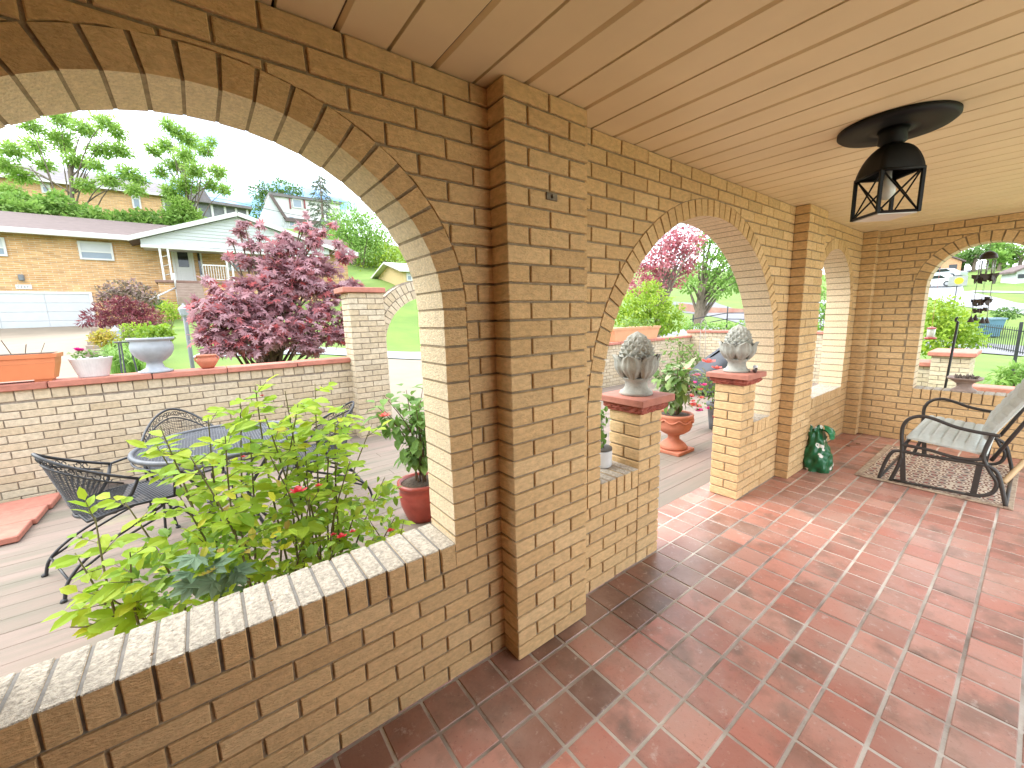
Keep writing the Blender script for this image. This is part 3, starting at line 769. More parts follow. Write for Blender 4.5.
# shepherd's hook pole and hanging feeder outside the end wall
sh=thing('shepherd_hook','thin dark iron plant hook pole standing outside the end arch','hook pole',(5.8,-.7,-.1))
b=MB(); p0=at(945,388,x=5.8);p1=at(958,322,x=5.8); dd=(p1-p0).normalized(); o0=Vector((5.8,-.7,-.1)); ps=[p0-dd*.62,p0,p1]; ps+= [p1+Vector((0,-.0+.02*math.sin(a)-.0,.05*(1-math.cos(a))*.5)) for a in(1,2,3)]
b.tube([p-o0 for p in ps],.011,8); b.build('pole',M['iron'],sh)
fd=thing('bird_feeder','small clear hanging bird feeder with a red base and lid','feeder',at(931,333,x=6.3))
b=MB(); b.lathe([(.032,-.05),(.036,-.045),(.036,.045),(.03,.05)],16); b.build('bottle',mat('clear_plastic',(.6,.66,.62),.2,namt=.1),fd)
b=MB(); b.lathe([(.03,-.075),(.055,-.068),(.055,-.052),(.03,-.05)],16); b.build('base',mat('red_plastic',(.45,.08,.08),.4,namt=.1),fd)
b=MB(); b.lathe([(.045,.05),(.04,.06),(.006,.075)],16); b.tube([(0,0,.07),(0,0,1.02)],.0015,4); b.build('lid',mat('pink_red_plastic',(.5,.12,.12),.4,namt=.1),fd)
# ================================================================== the patio
# deck boards along the wall
b=MB(); y=.30; bw=.142
while y<4.2:
    x=-6.0+U(-1,0)
    while x<9.3:
        x2=min(x+U(2.4,4.4),9.3); b.bbox((x+.0008,y+.001,-.035),(x2-.0008,min(y+bw-.001,4.2),-.006+U(-.0006,.0006)),.002); x=x2
    y+=bw
M['deck']=mat('weathered_deck_boards',(.28,.23,.18),.85,island=[(.24,.178,.145),(.265,.192,.16),(.245,.183,.15),(.27,.197,.167),(.23,.175,.14)],col2=(.15,.14,.105),nscale=2.6,namt=.46,stretch=(.3,2.2,1),bump=.2,bscale=40,dirt=((.25,.24,.13),1.3,.60))
o=b.build('patio_deck',M['deck']); o['kind']='structure'
b=MB(); b.box((-6.9,.21,-.3),(9.3,4.2,-.06)); o=b.build('deck_underlay',M['soil']); o['kind']='structure'
# ---- patio wall
PY=3.87; PT=.2
def gardenwall(name,label,fr,u0,u1,ztop,back=True,seg=.62,phase=0,header=True):
    w=thing(name,label,'wall',(0,0,0))
    hz=.092 if header else 0; zc=ztop-.055
    b=MB(); lay_bricks(b,fr,u0,u1,-.05,zc-hz,(),phase)
    if header:
        u=u0
        while u<u1-.03:
            v=min(u+.104,u1)
            brick_poly(b,fr,[(u+JT/2,zc-hz+JT/2),(v-JT/2,zc-hz+JT/2),(v-JT/2,zc-JT/2),(u+JT/2,zc-JT/2)]); u=v
    b.build('brickwork',M['pbrick'],w)
    m=MB(); p=fr(u0,-.1,-.009);q=fr(u1,zc,-PT); m.box([min(p[i],q[i]) for i in range(3)],[max(p[i],q[i]) for i in range(3)]); m.build('mortar',M['pmortar'],w)
    b=MB(); u=u0
    while u<u1-.05:
        v=min(u+seg*U(.9,1.1),u1); p=fr(u+.003,zc+U(-.002,.002),.032);q=fr(v-.003,ztop+U(-.003,.003),-PT-.03)
        b.bbox([min(p[i],q[i]) for i in range(3)],[max(p[i],q[i]) for i in range(3)],.006,.0015); u=v
    b.build('cap',M['redcap'],w)
    return w
FP=Frame((0,PY,0),(1,0,0),(0,-1,0))
gardenwall('patio_wall','low cream brick patio wall with red cap left of the brick gate',FP,-6.0,.90,.975)
gardenwall('patio_wall','low cream brick patio wall beyond the gate, seen through the middle arch',FP,2.95,8.8,.87)
FR=Frame((8.8,PY+.1,0),(0,-1,0),(-1,0,0))
gardenwall('patio_end_wall','cream brick wall closing the far end of the patio',FR,0,3.8,.99)
# ---- gate pillar and arch
gate=thing('garden_gate_arch','cream brick gate arch with a red capped pillar','gate',(0,0,0))
gy=3.68; 
def boxpillar(x0,x1,y0,y1,zt):
    b=MB()
    for fr,w in ((Frame((x0,y0,0),(1,0,0),(0,-1,0)),x1-x0),(Frame((x0,y1,0),(0,-1,0),(-1,0,0)),y1-y0),(Frame((x1,y0,0),(0,1,0),(1,0,0)),y1-y0)): lay_bricks(b,fr,0,w,-.05,zt)
    o=b.build('pillar',M['pbrick'],gate)
    m=MB(); m.box((x0+.009,y0+.009,-.05),(x1-.009,y1-.009,zt)); m.build('mortar',M['pmortar'],o)
    b=MB(); b.bbox((x0-.07,y0-.035,zt),(x1+.02,y1+.03,zt+.06),.006); b.build('cap',M['redcap'],o)
boxpillar(.86,1.27,gy,gy+.32,1.745); boxpillar(2.47,2.88,gy,gy+.32,1.745)
FGt=Frame((0,gy+.03,0),(1,0,0),(0,-1,0))
b=MB();m=MB(); ring(b,m,FGt,1.87,.60,1.10,0,th=.22,w=.105,jamb=False); ring(b,m,FGt,1.87,.712,1.10,0,th=.22,w=.105,jamb=False)
o=b.build('arch_ring',M['pbrick'],gate); m.build('mortar',M['pmortar'],o)
# ---- red slabs on the deck
sl_=thing('stone_slab','three red stone slabs lying side by side on the deck','slab',(-1.9,3.3,0))
for k in range(3):
    b=MB(); x1=.20+.02*k; b.bbox((-.75,-.50+.30*k,.0),(x1+.0,-.50+.30*k+.293,.045),.006); b.build('slab',M['redcap'],sl_)
# ------------------------------------------------------------------ leaves
def leaf_blade(b,p,d,n,L,w,fold=.25,curl=.15):
    """pointed oval leaf with a folded midrib"""
    d=Vector(d).normalized(); n=Vector(n); n=(n-d*n.dot(d)); n=n.normalized() if n.length>1e-5 else d.orthogonal().normalized(); s=d.cross(n)
    p=Vector(p)
    mid=[b.p(p),b.p(p+d*L*.35-n*L*curl*.1),b.p(p+d*L*.7-n*L*curl*.4),b.p(p+d*L-n*L*curl)]
    for sg in(-1,1):
        a=b.p(p+d*L*.3+s*sg*w*.5+n*w*fold*.5); c=b.p(p+d*L*.68+s*sg*w*.42+n*(w*fold*.4-L*curl*.35))
        f=[(mid[0],a,mid[1]),(mid[1],a,c,mid[2]),(mid[2],c,mid[3])]
        for q in f: b.face(q if sg>0 else q[::-1])
def palm(b,p,d,n,L,lobes=7,w=.17):
    d=Vector(d).normalized(); n=Vector(n); n=(n-d*n.dot(d)); n=n.normalized() if n.length>1e-5 else d.orthogonal().normalized(); s=d.cross(n); p=Vector(p)
    c=b.p(p)
    for k in range(lobes):
        t=(k/(lobes-1)-.5)*2; a=t*2.1; Lk=L*(1-.45*abs(t)**1.5)
        v=d*math.cos(a)+s*math.sin(a); o=d*-math.sin(a)+s*math.cos(a); dr=n*(-.22*Lk)
        b.face((c,b.p(p+v*Lk*.5+o*Lk*w-n*Lk*.04),b.p(p+v*Lk+dr),b.p(p+v*Lk*.5-o*Lk*w-n*Lk*.04)))
def rv(): 
    a=U(0,2*PI);z=U(-1,1);r=math.sqrt(1-z*z); return Vector((r*math.cos(a),r*math.sin(a),z))
def clump(b,c,r,n,L,w=.5,up=.6,shell=.55,kind='oval',squash=1.0):
    c=Vector(c)
    for _ in range(n):
        v=rv(); q=r*(shell+(1-shell)*rnd())*U(.75,1.08); p=c+Vector((v.x*q,v.y*q,v.z*q*squash))
        d=(v*.8+rv()*.7+Vector((0,0,-.15))).normalized(); nn=(Vector((0,0,1))*up+v*.5+rv()*.5)
        l=L*U(.7,1.25)
        if kind=='oval': leaf_blade(b,p,d,nn,l,l*w)
        elif kind=='palm': palm(b,p,d,nn,l)
        else:
            d.normalize(); s=d.cross(nn).normalized()*l*w*.5
            b.poly([p-s*.2,p+d*l*.5-s,p+d*l,p+d*l*.5+s])
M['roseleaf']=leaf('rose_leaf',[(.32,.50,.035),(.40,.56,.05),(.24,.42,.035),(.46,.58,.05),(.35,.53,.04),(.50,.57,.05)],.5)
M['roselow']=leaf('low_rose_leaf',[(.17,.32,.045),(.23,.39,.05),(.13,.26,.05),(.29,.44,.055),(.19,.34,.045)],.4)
M['yellowleaf']=leaf('yellow_leaf',[(.62,.60,.04),(.55,.58,.05),(.58,.36,.14),(.50,.54,.06)],.5)
M['greenleaf']=leaf('green_leaf',[(.13,.25,.05),(.17,.30,.06),(.10,.20,.045),(.21,.34,.08)],.35)
M['redflower']=mat('red_petal',(.55,.02,.035),.6,namt=.2,trans=.3); M['pinkflower']=mat('pink_petal',(.62,.05,.22),.6,namt=.2,trans=.3); M['coral']=mat('coral_petal',(.65,.13,.10),.6,namt=.2,trans=.3)
def flower(b,c,r,n=14):
    c=Vector(c)
    for k in range(n):
        a=2.4*k; t=(k+1)/n; q=r*t; el=1.2-1.0*t
        d=Vector((math.cos(a)*math.cos(el),math.sin(a)*math.cos(el),math.sin(el))); s=Vector((-math.sin(a),math.cos(a),0))*r*.42
        b.poly([c,c+d*q*.6-s*t,c+d*q*1.05-s*.5*t+Vector((0,0,r*.08)),c+d*q*1.05+s*.5*t+Vector((0,0,r*.08)),c+d*q*.6+s*t])
def bloom(parent,c,r,m_,n=14):
    b=MB(); flower(b,c,r,n); return b.build('bloom',m_,parent)
# ------------------------------------------------------------------ rose bush under the big arch
rose=thing('rose_bush','tall leafy rose bush with a few red blooms growing outside the large arch sill','bush',(-.35,.75,-.03)); ro=Vector((-.35,.75,-.03))
st=MB();lf=MB();lw=MB();yl=MB()
tips=[((255,400),.80),((240,408),.95),((315,398),.95),((298,418),.7),((282,440),.9),((160,440),.8),((152,452),.95),((208,432),.75),((345,418),1.0),((372,438),.9),((330,445),.65),((225,450),.6),((125,505),.85),((95,520),.75),
      ((75,556),.8),((105,598),.6),((70,630),.6),((180,500),.6),((350,475),.6),((385,480),.8),((270,470),.55),((395,520),.7),((310,500),.5),((130,555),.55),((375,540),.55),((230,505),.5),((200,470),.9),((265,430),.6),((190,470),.55),((285,405),.8),((335,430),.8),((250,450),.75),((305,460),.75),((360,500),.65)]
for (px,py),y in tips:
    tip=at(px,py-(14 if py<480 else 3),y=y); base=Vector((max(-.85,min(.05,tip.x*.55-.22+U(-.12,.12))),U(.42,.75),-.03))
    mid=(base+tip)/2+Vector((U(-.05,.05),U(-.05,.05),.10*(tip-base).length)); P=smooth([base,mid,tip],8)
    st.tube([p-ro for p in P],[.0065-.0045*i/(len(P)-1) for i in range(len(P))],5)
    n=len(P); Lt=(tip-base).length
    cnt=int(4+Lt*7)
    for k in range(cnt):
        t=.22+.78*(k+rnd())/cnt; i=min(n-1,int(t*(n-1))); p=P[i]
        dirn=Vector((U(-1,1),U(-1,1),U(.0,.5))).normalized(); tw=p+dirn*U(.04,.10); st.tube([p-ro,tw-ro],[.002,.0012],4,False)
        big=U(.044,.076)*(1.12 if t>.55 else .85)
        for j in range(5):
            side=(-1 if j%2 else 1)*(0 if j==0 else 1); q=tw-dirn*(.028*((j+1)//2)) if j else tw
            sd=dirn.cross(Vector((0,0,1))); dd_=(dirn*(1 if j==0 else .45)+sd*side*.9+Vector((0,0,U(-.35,.1))))
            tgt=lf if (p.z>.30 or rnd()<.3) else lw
            if rnd()<.02: tgt=yl
            leaf_blade(tgt,q-ro,dd_,Vector((U(-.45,.45),U(-.75,.1),1)),big*U(.75,1.2),big*U(.45,.6),.2,.15)
for _ in range(800):           # dense low growth
    px=U(120,398);py=U(500,605)-(px-165)*.14; y=U(.33,.75); p=at(px,py,y=y)
    if p.z<.02: p.z=U(.02,.2)
    if p.z>.66: continue
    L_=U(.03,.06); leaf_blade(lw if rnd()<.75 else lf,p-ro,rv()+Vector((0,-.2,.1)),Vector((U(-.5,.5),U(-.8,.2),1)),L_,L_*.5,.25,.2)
for _ in range(26):
    px=U(200,290);py=U(482,560); p=at(px,py,y=U(.38,.6)); L_=U(.032,.055); leaf_blade(yl,p-ro,rv()+Vector((0,-.2,.2)),Vector((0,-.6,1)),L_,L_*.5,.2,.2)
for _ in range(30):
    x=U(-.8,.1); p=Vector((x,U(.35,.7),U(0,.1)));q=p+Vector((U(-.25,.25),U(-.1,.2),U(.15,.4))); st.tube([p-ro,(p+q)/2-ro+Vector((0,0,.04)),q-ro],[.004,.003,.0015],4,False)
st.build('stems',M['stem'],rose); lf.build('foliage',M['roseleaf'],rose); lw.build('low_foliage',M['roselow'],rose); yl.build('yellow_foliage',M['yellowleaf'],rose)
for px,py,y,r in [(297,492,.36,.034),(318,486,.40,.016),(262,396,.8,.012),(341,537,.33,.022),(352,532,.36,.015),(390,531,.36,.018),(243,457,.5,.010),(333,380+155,.42,.014)]: bloom(rose,at(px,py,y=y)-ro,r,M['redflower'])
# grey-green palmate plant low by the sill
gp=thing('leafy_weed','grey green broad leaved plant beside the rose stems at the sill','plant',(-.62,.42,0)); b=MB(); o_=Vector((-.62,.42,0))
for _ in range(16):
    p=at(U(190,240),U(555,590),y=U(.36,.5)); palm(b,p-o_,Vector((U(-1,1),U(-.8,.2),U(-.1,.6))),Vector((0,-.5,1)),U(.05,.085),7,.24)
b.build('foliage',leaf('grey_green_leaf',[(.16,.26,.17),(.2,.3,.2),(.13,.22,.13)],.3),gp)
b=MB()
for k in range(6): b.tube([(U(-.05,.05),U(-.03,.05),-.03),(U(-.06,.06),U(-.02,.05),.25),(U(-.1,.1),U(-.05,.05),.42)],.004,5)
b.build('stems',M['stem'],gp)
for px,py in [(216,569),(204,575),(209,573)]:
    p=at(px,py,y=.36)-o_; bloom(gp,p,.016,M['yellowleaf'],10)
bed=MB(); bed.box((-1.7,.205,-.055),(.42,1.05,-.004)); o=bed.build('planting_bed',mat('pale_bounce_gravel',(.40,.36,.29),.9,nscale=60,namt=.35,bump=.6,bscale=70)); o['kind']='structure'  # hidden bed, gravel made pale to bounce light onto the arch soffit
# two trailing sprigs over the sill end
# ------------------------------------------------------------------ wrought iron furniture
def scroll(c,ax,ay,r,turns=1.2,n=14,flip=1):
    c=Vector(c); return [c+(ax*math.cos(a*flip)+ay*math.sin(a*flip))*(r*(1-.72*i/n)) for i in range(n+1) for a in[2*PI*turns*i/n]]
def patio_chair(loc,rz,label):
    ch=thing('patio_chair',label,'chair',loc,rz,'wrought iron patio chairs')
    def rim(s):   # top rim of the tub back: s -1..1
        return Vector((-.30+.28*s*s+.05*abs(s)**4, .265*s*(1-.05*s*s), .765-.205*abs(s)**1.7))
    def bot(s): return Vector((-.20+.13*s*s,.185*s,.385-.012*(1-s*s)))
    b=MB(); b.tube([rim(-1+2*i/28) for i in range(29)],.0085,8); b.tube([bot(-1+2*i/28) for i in range(29)],.011,8)
    for s in(-1,1): b.tube([bot(s),(bot(s)+rim(s))/2+Vector((.02,0,0)),rim(s)],.0095,6)
    b.tube([rim(-.94+1.88*i/28)+(bot(-.94+1.88*i/28)-rim(-.94+1.88*i/28))*.17 for i in range(29)],.005,6)
    b.build('back_frame',M['iron'],ch)
    b=MB()
    for k in range(-4,5):    # scroll band under the rim
        s=k*.2; p=rim(s);q=bot(s); m_=p+(q-p)*.085; tn=(rim(s+.05)-rim(s-.05)).normalized(); dn=(q-p).normalized()
        b.tube(scroll(m_+tn*.02,tn,dn,.024,1.1,12,1),.0028,4); b.tube(scroll(m_-tn*.02,-tn,dn,.024,1.1,12,1),.0028,4)
    b.build('scrollwork',M['iron'],ch)
    b=MB()                   # expanded metal mesh
    for i in range(26):
        t=.19+.79*i/25; b.tube([rim(s)+(bot(s)-rim(s))*t+Vector((-.0,0,0)) for s in [-.97+1.94*j/20 for j in range(21)]],.0023,4,False)
    for j in range(34):
        s=-.96+1.92*j/33; b.tube([rim(s)+(bot(s)-rim(s))*t for t in(.18,.5,1)],.0012,3,False)
    b.build('back_mesh',M['iron'],ch)
    def seatp(u,v):   # u fwd 0..1, v -1..1
        return Vector((-.19+.46*u, v*(.205+.03*u)*(1-.12*max(0,u-.8)/.2), .385+.02*math.sin(PI*u)-.03*u**6))
    b=MB(); pr=[seatp(0,-1),seatp(.4,-1),seatp(.8,-1),seatp(.97,-.8),seatp(1,0),seatp(.97,.8),seatp(.8,1),seatp(.4,1),seatp(0,1),seatp(0,0)]; b.tube(pr,.0085,6,closed=True)
    b.build('seat_frame',M['iron'],ch)
    b=MB()
    for i in range(30): u=.02+.95*i/29; b.tube([seatp(u,v) for v in(-.97,-.5,0,.5,.97)],.002,4,False)
    for i in range(27): v=-.96+1.92*i/26; b.tube([seatp(u,v) for u in(.01,.3,.6,.97)],.002,4,False)
    b.build('seat_mesh',M['ironblue'],ch)
    for s in(-1,1):
        b=MB(); p=rim(s); e=Vector((.20,.285*s,.555)); A=smooth([p,p+Vector((.10,.01*s,.012)),e],6); b.tube(A,.008,6)
        X=Vector((1,0,0));Z=Vector((0,0,1)); b.tube([e+X*.0+(Z*-.026)+(X*math.sin(a)+Z*math.cos(a))*.026*(1-.5*i/12) for i in range(13) for a in[2*PI*.85*i/12]],.006,6)
        b.tube([e+Vector((0,-.0*s,-.02)),Vector((.19,.25*s,.47)),seatp(.82,s)],.0075,6); b.build('armrest',M['iron'],ch)
    for s in(-1,1):          # sprung legs: double rails curling up to a coil under the seat front
        b=MB(); y=.185*s
        b.tube(smooth([(-.33,y*1.15,.006),(-.30,y*1.1,.10),(-.20,y,.19),(-.02,y,.27),(.12,y,.33),(.16,y,.36)],6),.0085,6)
        b.tube(smooth([(-.30,y*1.1,.10),(-.1,y,.20),(.1,y,.27),(.2,y,.30)],6),.0075,6)
        b.tube([Vector((.13,y,.315))+Vector((math.cos(a),0,math.sin(a)))*.042 for a in[2*PI*i/14 for i in range(15)]],.0085,6)
        b.tube(smooth([(.2,y,.30),(.27,y*1.1,.2),(.30,y*1.2,.006)],6),.0085,6)
        b.build('leg',M['iron'],ch)
        for xx in (-.335,.302):
            b2=MB(); b2.lathe([(.014,0),(.016,.006),(.01,.016)],10,(xx,y*1.17,0)); b2.build('foot',M['iron'],ch)
    b=MB(); b.tube([(-.30,-.2,.10),(-.30,.2,.10)],.006,6); b.build('cross_bar',M['iron'],ch); b=MB(); b.tube([(.13,-.185,.35),(.13,.185,.35)],.008,6); b.build('cross_bar',M['iron'],ch)
    return ch
c1=patio_chair((-1.06,2.03,-.006),math.radians(20),'black iron mesh chair left of the table, its back towards the patio wall')
copy_tree(c1,'iron mesh chair with arched back behind the round table, against the wall',(-.76,2.62,-.006),math.radians(-78))
copy_tree(c1,'iron mesh chair mostly hidden by rose leaves, right of the round table',(.07,2.14,-.006),math.radians(178))
tb=thing('patio_table','round grey iron mesh patio table behind the rose bush','table',(-.53,1.75,-.006))
b=MB(); b.tube([(.42*math.cos(a),.42*math.sin(a),.715) for a in[2*PI*k/48 for k in range(48)]],.014,8,closed=True); b.tube([(.30*math.cos(a),.30*math.sin(a),.712) for a in[2*PI*k/40 for k in range(40)]],.006,6,closed=True)
b.tube([(.42*math.cos(a),.42*math.sin(a),.68) for a in[2*PI*k/48 for k in range(48)]],.006,6,closed=True); b.build('rim',M['ironblue'],tb)
b=MB()
for i in range(56):
    x=-.41+.82*i/55; h=math.sqrt(max(0,.415**2-x*x)); b.tube([(x,-h,.714),(x,h,.714)],.0028,4,False); b.tube([(-h,x,.713),(h,x,.713)],.0028,4,False)
b.build('mesh_top',M['ironblue'],tb)
for k in range(4):
    a=PI/4+k*PI/2; b=MB(); c,s_=math.cos(a),math.sin(a)
    b.tube(smooth([(.36*c,.36*s_,.70),(.24*c,.24*s_,.55),(.13*c,.13*s_,.36),(.22*c,.22*s_,.14),(.33*c,.33*s_,.006)],6),.011,6); b.build('leg',M['iron'],tb)
b=MB(); b.tube([(.14*math.cos(a),.14*math.sin(a),.37) for a in[2*PI*k/20 for k in range(20)]],.008,6,closed=True); b.build('leg_ring',M['iron'],tb)
# ------------------------------------------------------------------ pots and plants
def soil_disc(parent,r,z):
    b=MB(); b.lathe([(.001,z-.02),(r,z-.02),(r,z),(r*.5,z+.012),(.001,z+.01)],20); b.build('soil',M['soil'],parent)
def hibiscus(parent,z0,top,spread,n,L,mat_,cols,nfl,flow=None,up=.5,seed=0):
    st=MB();lf=MB();fl=MB()
    for k in range(9):
        a=2*PI*k/9+U(-.3,.3); r=spread*U(.4,.95); tip=Vector((r*math.cos(a),r*math.sin(a),z0+(top-z0)*U(.72,1))); base=Vector((U(-.04,.04),U(-.04,.04),z0)); md=(base+tip)/2+Vector((-.2*tip.x,-.2*tip.y,.05)); P=smooth([base,md,tip],6)
        st.tube(P,[.007-.005*i/(len(P)-1) for i in range(len(P))],5)
        for j in range(n//9):
            t=U(.3,1); p=P[int(t*(len(P)-1))]; d=rv()+Vector((0,0,.05)); d.normalize(); q=p+d*U(.02,.09)
            leaf_blade(lf,q,d+Vector((0,0,-.35)),Vector((d.x*.4,d.y*.4,1)),L*U(.7,1.25),L*U(.5,.75),.15,.3)
    for k in range(nfl):
        a=U(0,6.28); r=spread*U(.5,1.0); bloom(parent,(r*math.cos(a),r*math.sin(a),z0+(top-z0)*U(.55,.95)),L*U(.4,.6),flow)
    st.build('stems',M['darkstem'],parent); lf.build('foliage',mat_,parent)
p1=thing('potted_hibiscus','dark red glazed pot with a leafy coral flowering hibiscus by the arch jamb','potted plant',(.56,1.33,-.006))
b=MB(); b.lathe([(.001,0),(.10,0),(.115,.03),(.145,.12),(.150,.17),(.146,.185),(.152,.20),(.146,.215),(.150,.25),(.162,.262),(.160,.285),(.14,.285),(.135,.25),(.001,.24)],32); b.build('pot',M['redglaze'],p1)
soil_disc(p1,.138,.268); hibiscus(p1,.26,.95,.28,270,.085,M['greenleaf'],None,3,M['coral'])
p2=thing('pedestal_urn','terracotta pedestal urn with green plant standing on the deck outside the doorway','urn',(3.20,.94,-.006))
b=MB(); b.bbox((-.15,-.15,0),(.15,.15,.035),.006); b.lathe([(.13,.035),(.14,.05),(.125,.075),(.10,.10),(.06,.13),(.055,.16),(.065,.18),(.11,.20),(.155,.235),(.175,.28),(.17,.30),(.178,.315),(.172,.335),(.18,.37),(.186,.385),(.18,.40),(.155,.40),(.15,.37),(.001,.36)],36); b.build('urn',M['terra'],p2)
b=MB()
for k in range(8):
    a=2*PI*k/8; P=[Vector(((.181)*math.cos(a+t*.78),(.181)*math.sin(a+t*.78),.36-.035*math.sin(PI*t))) for t in[i/8 for i in range(9)]]; b.tube(P,.009,6)
b.build('swag',M['terra'],p2)
soil_disc(p2,.15,.385); hibiscus(p2,.38,.93,.27,230,.10,leaf('variegated_leaf',[(.12,.24,.05),(.2,.32,.08),(.45,.5,.3),(.09,.19,.04),(.25,.36,.12)],.35),None,2,M['coral'])
p3=thing('petunia_planter','pink and coral petunias trailing from a pot behind the far pier','potted plant',(4.30,1.04,-.006))
b=MB(); b.lathe([(.001,0),(.07,0),(.08,.1),(.10,.28),(.115,.30),(.115,.33),(.10,.33),(.001,.31)],24); b.build('pot',M['screen'],p3)
soil_disc(p3,.10,.32)
lf=MB();f1_=MB();f2_=MB()
for _ in range(330):
    a=U(0,6.28);r=.34*rnd()**.6; z=.40+.28*rnd()-1.7*max(0,r-.18)*rnd(); p=Vector((r*math.cos(a),r*math.sin(a),z)); L_=U(.03,.06); leaf_blade(lf,p,rv(),Vector((0,0,1))+rv()*.6,L_,L_*.6)
for _ in range(44):
    a=U(2.0,5.2);r=U(.18,.40); bloom(p3,(r*math.cos(a),r*math.sin(a),U(.18,.72)),U(.05,.075),M['pinkflower' if rnd()<.7 else 'coral'],10)
bloom(p3,(-.30,-.02,.84),.10,M['coral']); bloom(p3,(-.16,-.05,.76),.075,M['coral'])
lf.build('foliage',M['greenleaf'],p3)
st=MB()
for k in range(8): st.tube([(U(-.05,.05),U(-.05,.05),.32),(U(-.2,.1),U(-.15,.15),.5),(U(-.32,.1),U(-.2,.2),.76)],.004,5)
st.build('stems',M['stem'],p3)
p4=thing('white_pot','small white cylinder pot of green leaves on the short sill by the doorway','potted plant',(1.135,.160,ZS+.003))
b=MB(); b.lathe([(.001,0),(.050,0),(.055,.01),(.057,.085),(.054,.095),(.046,.095),(.001,.08)],24); b.build('pot',M['whitepot'],p4)
b=MB(); b.lathe([(.045,.093),(.057,.096),(.057,.108),(.045,.112),(.001,.1)],24); b.build('saucer_rim',mat('dark_grey_rim',(.12,.11,.1),.7),p4)
lf=MB();st=MB()
for k in range(60):
    a=U(0,6.28); r=.06*rnd(); p=Vector((r*math.cos(a)-.02,r*math.sin(a)+.015,.13+.20*rnd())); L_=U(.03,.05); leaf_blade(lf,p,rv()+Vector((0,0,.2)),Vector((0,-.3,1))+rv()*.4,L_,L_*.6)
for k in range(5): st.tube([(U(-.02,.02),U(-.02,.02),.1),(U(-.04,.03),U(-.02,.04),.26)],.0025,4)
lf.build('foliage',M['greenleaf'],p4); st.build('stems',M['stem'],p4)
# ------------------------------------------------------------------ covered grill
gr=thing('covered_grill','barbecue grill under a draped grey cover on the far patio','grill',(6.55,2.05,-.006),math.radians(-30)); gr.scale=(.80,.9,.80)
def gcov(u,v):
    a=2*PI*u; z=.12+.95*v; c,s_=math.cos(a),math.sin(a)
    hx=.62-.10*v+(-.0); hy=.34-.05*v
    if v>.72: k=(v-.72)/.28; hx*=(1-k**2*.55); hy*=math.sqrt(max(.0,1-k**2*.98)); z-=.05*k*k
    r=1/(abs(c)**4+abs(s_)**4)**.25
    fo=1+(.05*math.sin(9*a+2)+.03*math.sin(17*a))*(1-v)
    zz=z+(.0 if v<.75 else 0)-(.10*max(0,-c)*(v>.5)*0)
    zz*=.62+.38*max(0,min(1,(hx*r*c+.45)/.5))
    if v<.05: zz+=.05*math.sin(6*a)+.10*max(0,-c)
    return (hx*r*c*fo-.12*max(0,-c)*(1-abs(v-.55)),hy*r*s_*fo,zz)
b=MB(); b.grid(gcov,48,22); b.build('cover',mat('grey_grill_cover',(.055,.06,.07),.7,nscale=5,namt=.15),gr)
for sx in(-.42,.42):
    for sy in(-.2,.2): b=MB(); b.tube([(sx,sy,0),(sx,sy,.4)],.018,6); b.build('leg',M['iron'],gr)
# wire obelisk with hoop near the far wall
ob=thing('wire_trellis','thin wire garden trellis with a round hoop top at the far wall','trellis',(7.4,2.85,-.006))
b=MB()
for s in(-1,1): b.tube([(.13*s,0,0),(.10*s,0,1.05)],.006,5)
for z in(.3,.6,.9): b.tube([(-.12,0,z),(.12,0,z)],.004,5)
b.tube([(.11*math.cos(a),0,1.16+.12*math.sin(a)) for a in[2*PI*k/24 for k in range(24)]],.006,5,closed=True); b.build('wires',M['wire'],ob)
vb=thing('wall_shrub','loose light green shrub growing up the trellis behind the terracotta urn','shrub',(6.6,2.7,-.006)); b=MB()
for k in range(6): clump(b,(U(-.45,.35),U(-.2,.2),.25+.11*k),.22,50,.075,.5)
b.build('foliage',leaf('light_shrub_leaf',[(.15,.28,.06),(.22,.34,.08),(.12,.22,.05)],.4),vb)
b=MB()
for k in range(7): b.tube([(U(-.1,.1),U(-.05,.05),0),(U(-.3,.3),U(-.1,.1),.4),(U(-.35,.35),U(-.1,.1),.85)],.008,5)
b.build('stems',M['stem'],vb)
# ------------------------------------------------------------------ things on the patio wall cap
CZ=.977
def on_cap(px,y=3.95): 
    p=at(px,360,y=y); return Vector((p.x,y,CZ))
p=on_cap(5,3.97)
bx=thing('window_box','long terracotta coloured plastic planter box on the wall cap','planter',(at(5,383,y=3.97).x-.02,3.97,CZ))
def taper(b,hx0,hy0,hx1,hy1,z0,z1):
    i=[b.p((x*hx,y*hy,z)) for hx,hy,z in((hx0,hy0,z0),(hx1,hy1,z1)) for x,y in((-1,-1),(1,-1),(1,1),(-1,1))]
    for q in((3,2,1,0),(4,5,6,7),(0,1,5,4),(1,2,6,5),(2,3,7,6),(3,0,4,7)): b.face([i[k] for k in q])
M['orangeplastic']=mat('orange_clay_plastic',(.60,.20,.085),.5,nscale=4,namt=.12)
b=MB(); taper(b,.315,.085,.345,.105,.02,.155); taper(b,.345,.105,.35,.108,.156,.20); b.build('trough',M['orangeplastic'],bx)
b=MB(); taper(b,.362,.118,.366,.121,.20,.235); taper(b,.33,.095,.335,.1,.2355,.238); b.build('rim',M['orangeplastic'],bx)
for sx in(-.25,.25): b=MB(); b.box((sx-.05,-.07,0),(sx+.05,.07,.02)); b.build('foot',M['orangeplastic'],bx)
b=MB(); b.m=0; taper(b,.335,.1,.335,.1,.222,.240); b.build('soil',M['soil'],bx)
for k in range(7): x=-.28+.09*k; b=MB(); b.tube([(x,U(-.05,.05),.238),(x+U(-.03,.03),U(-.05,.05),.26+U(0,.10))],.003,4); b.build('twig',M['darkstem'],bx)
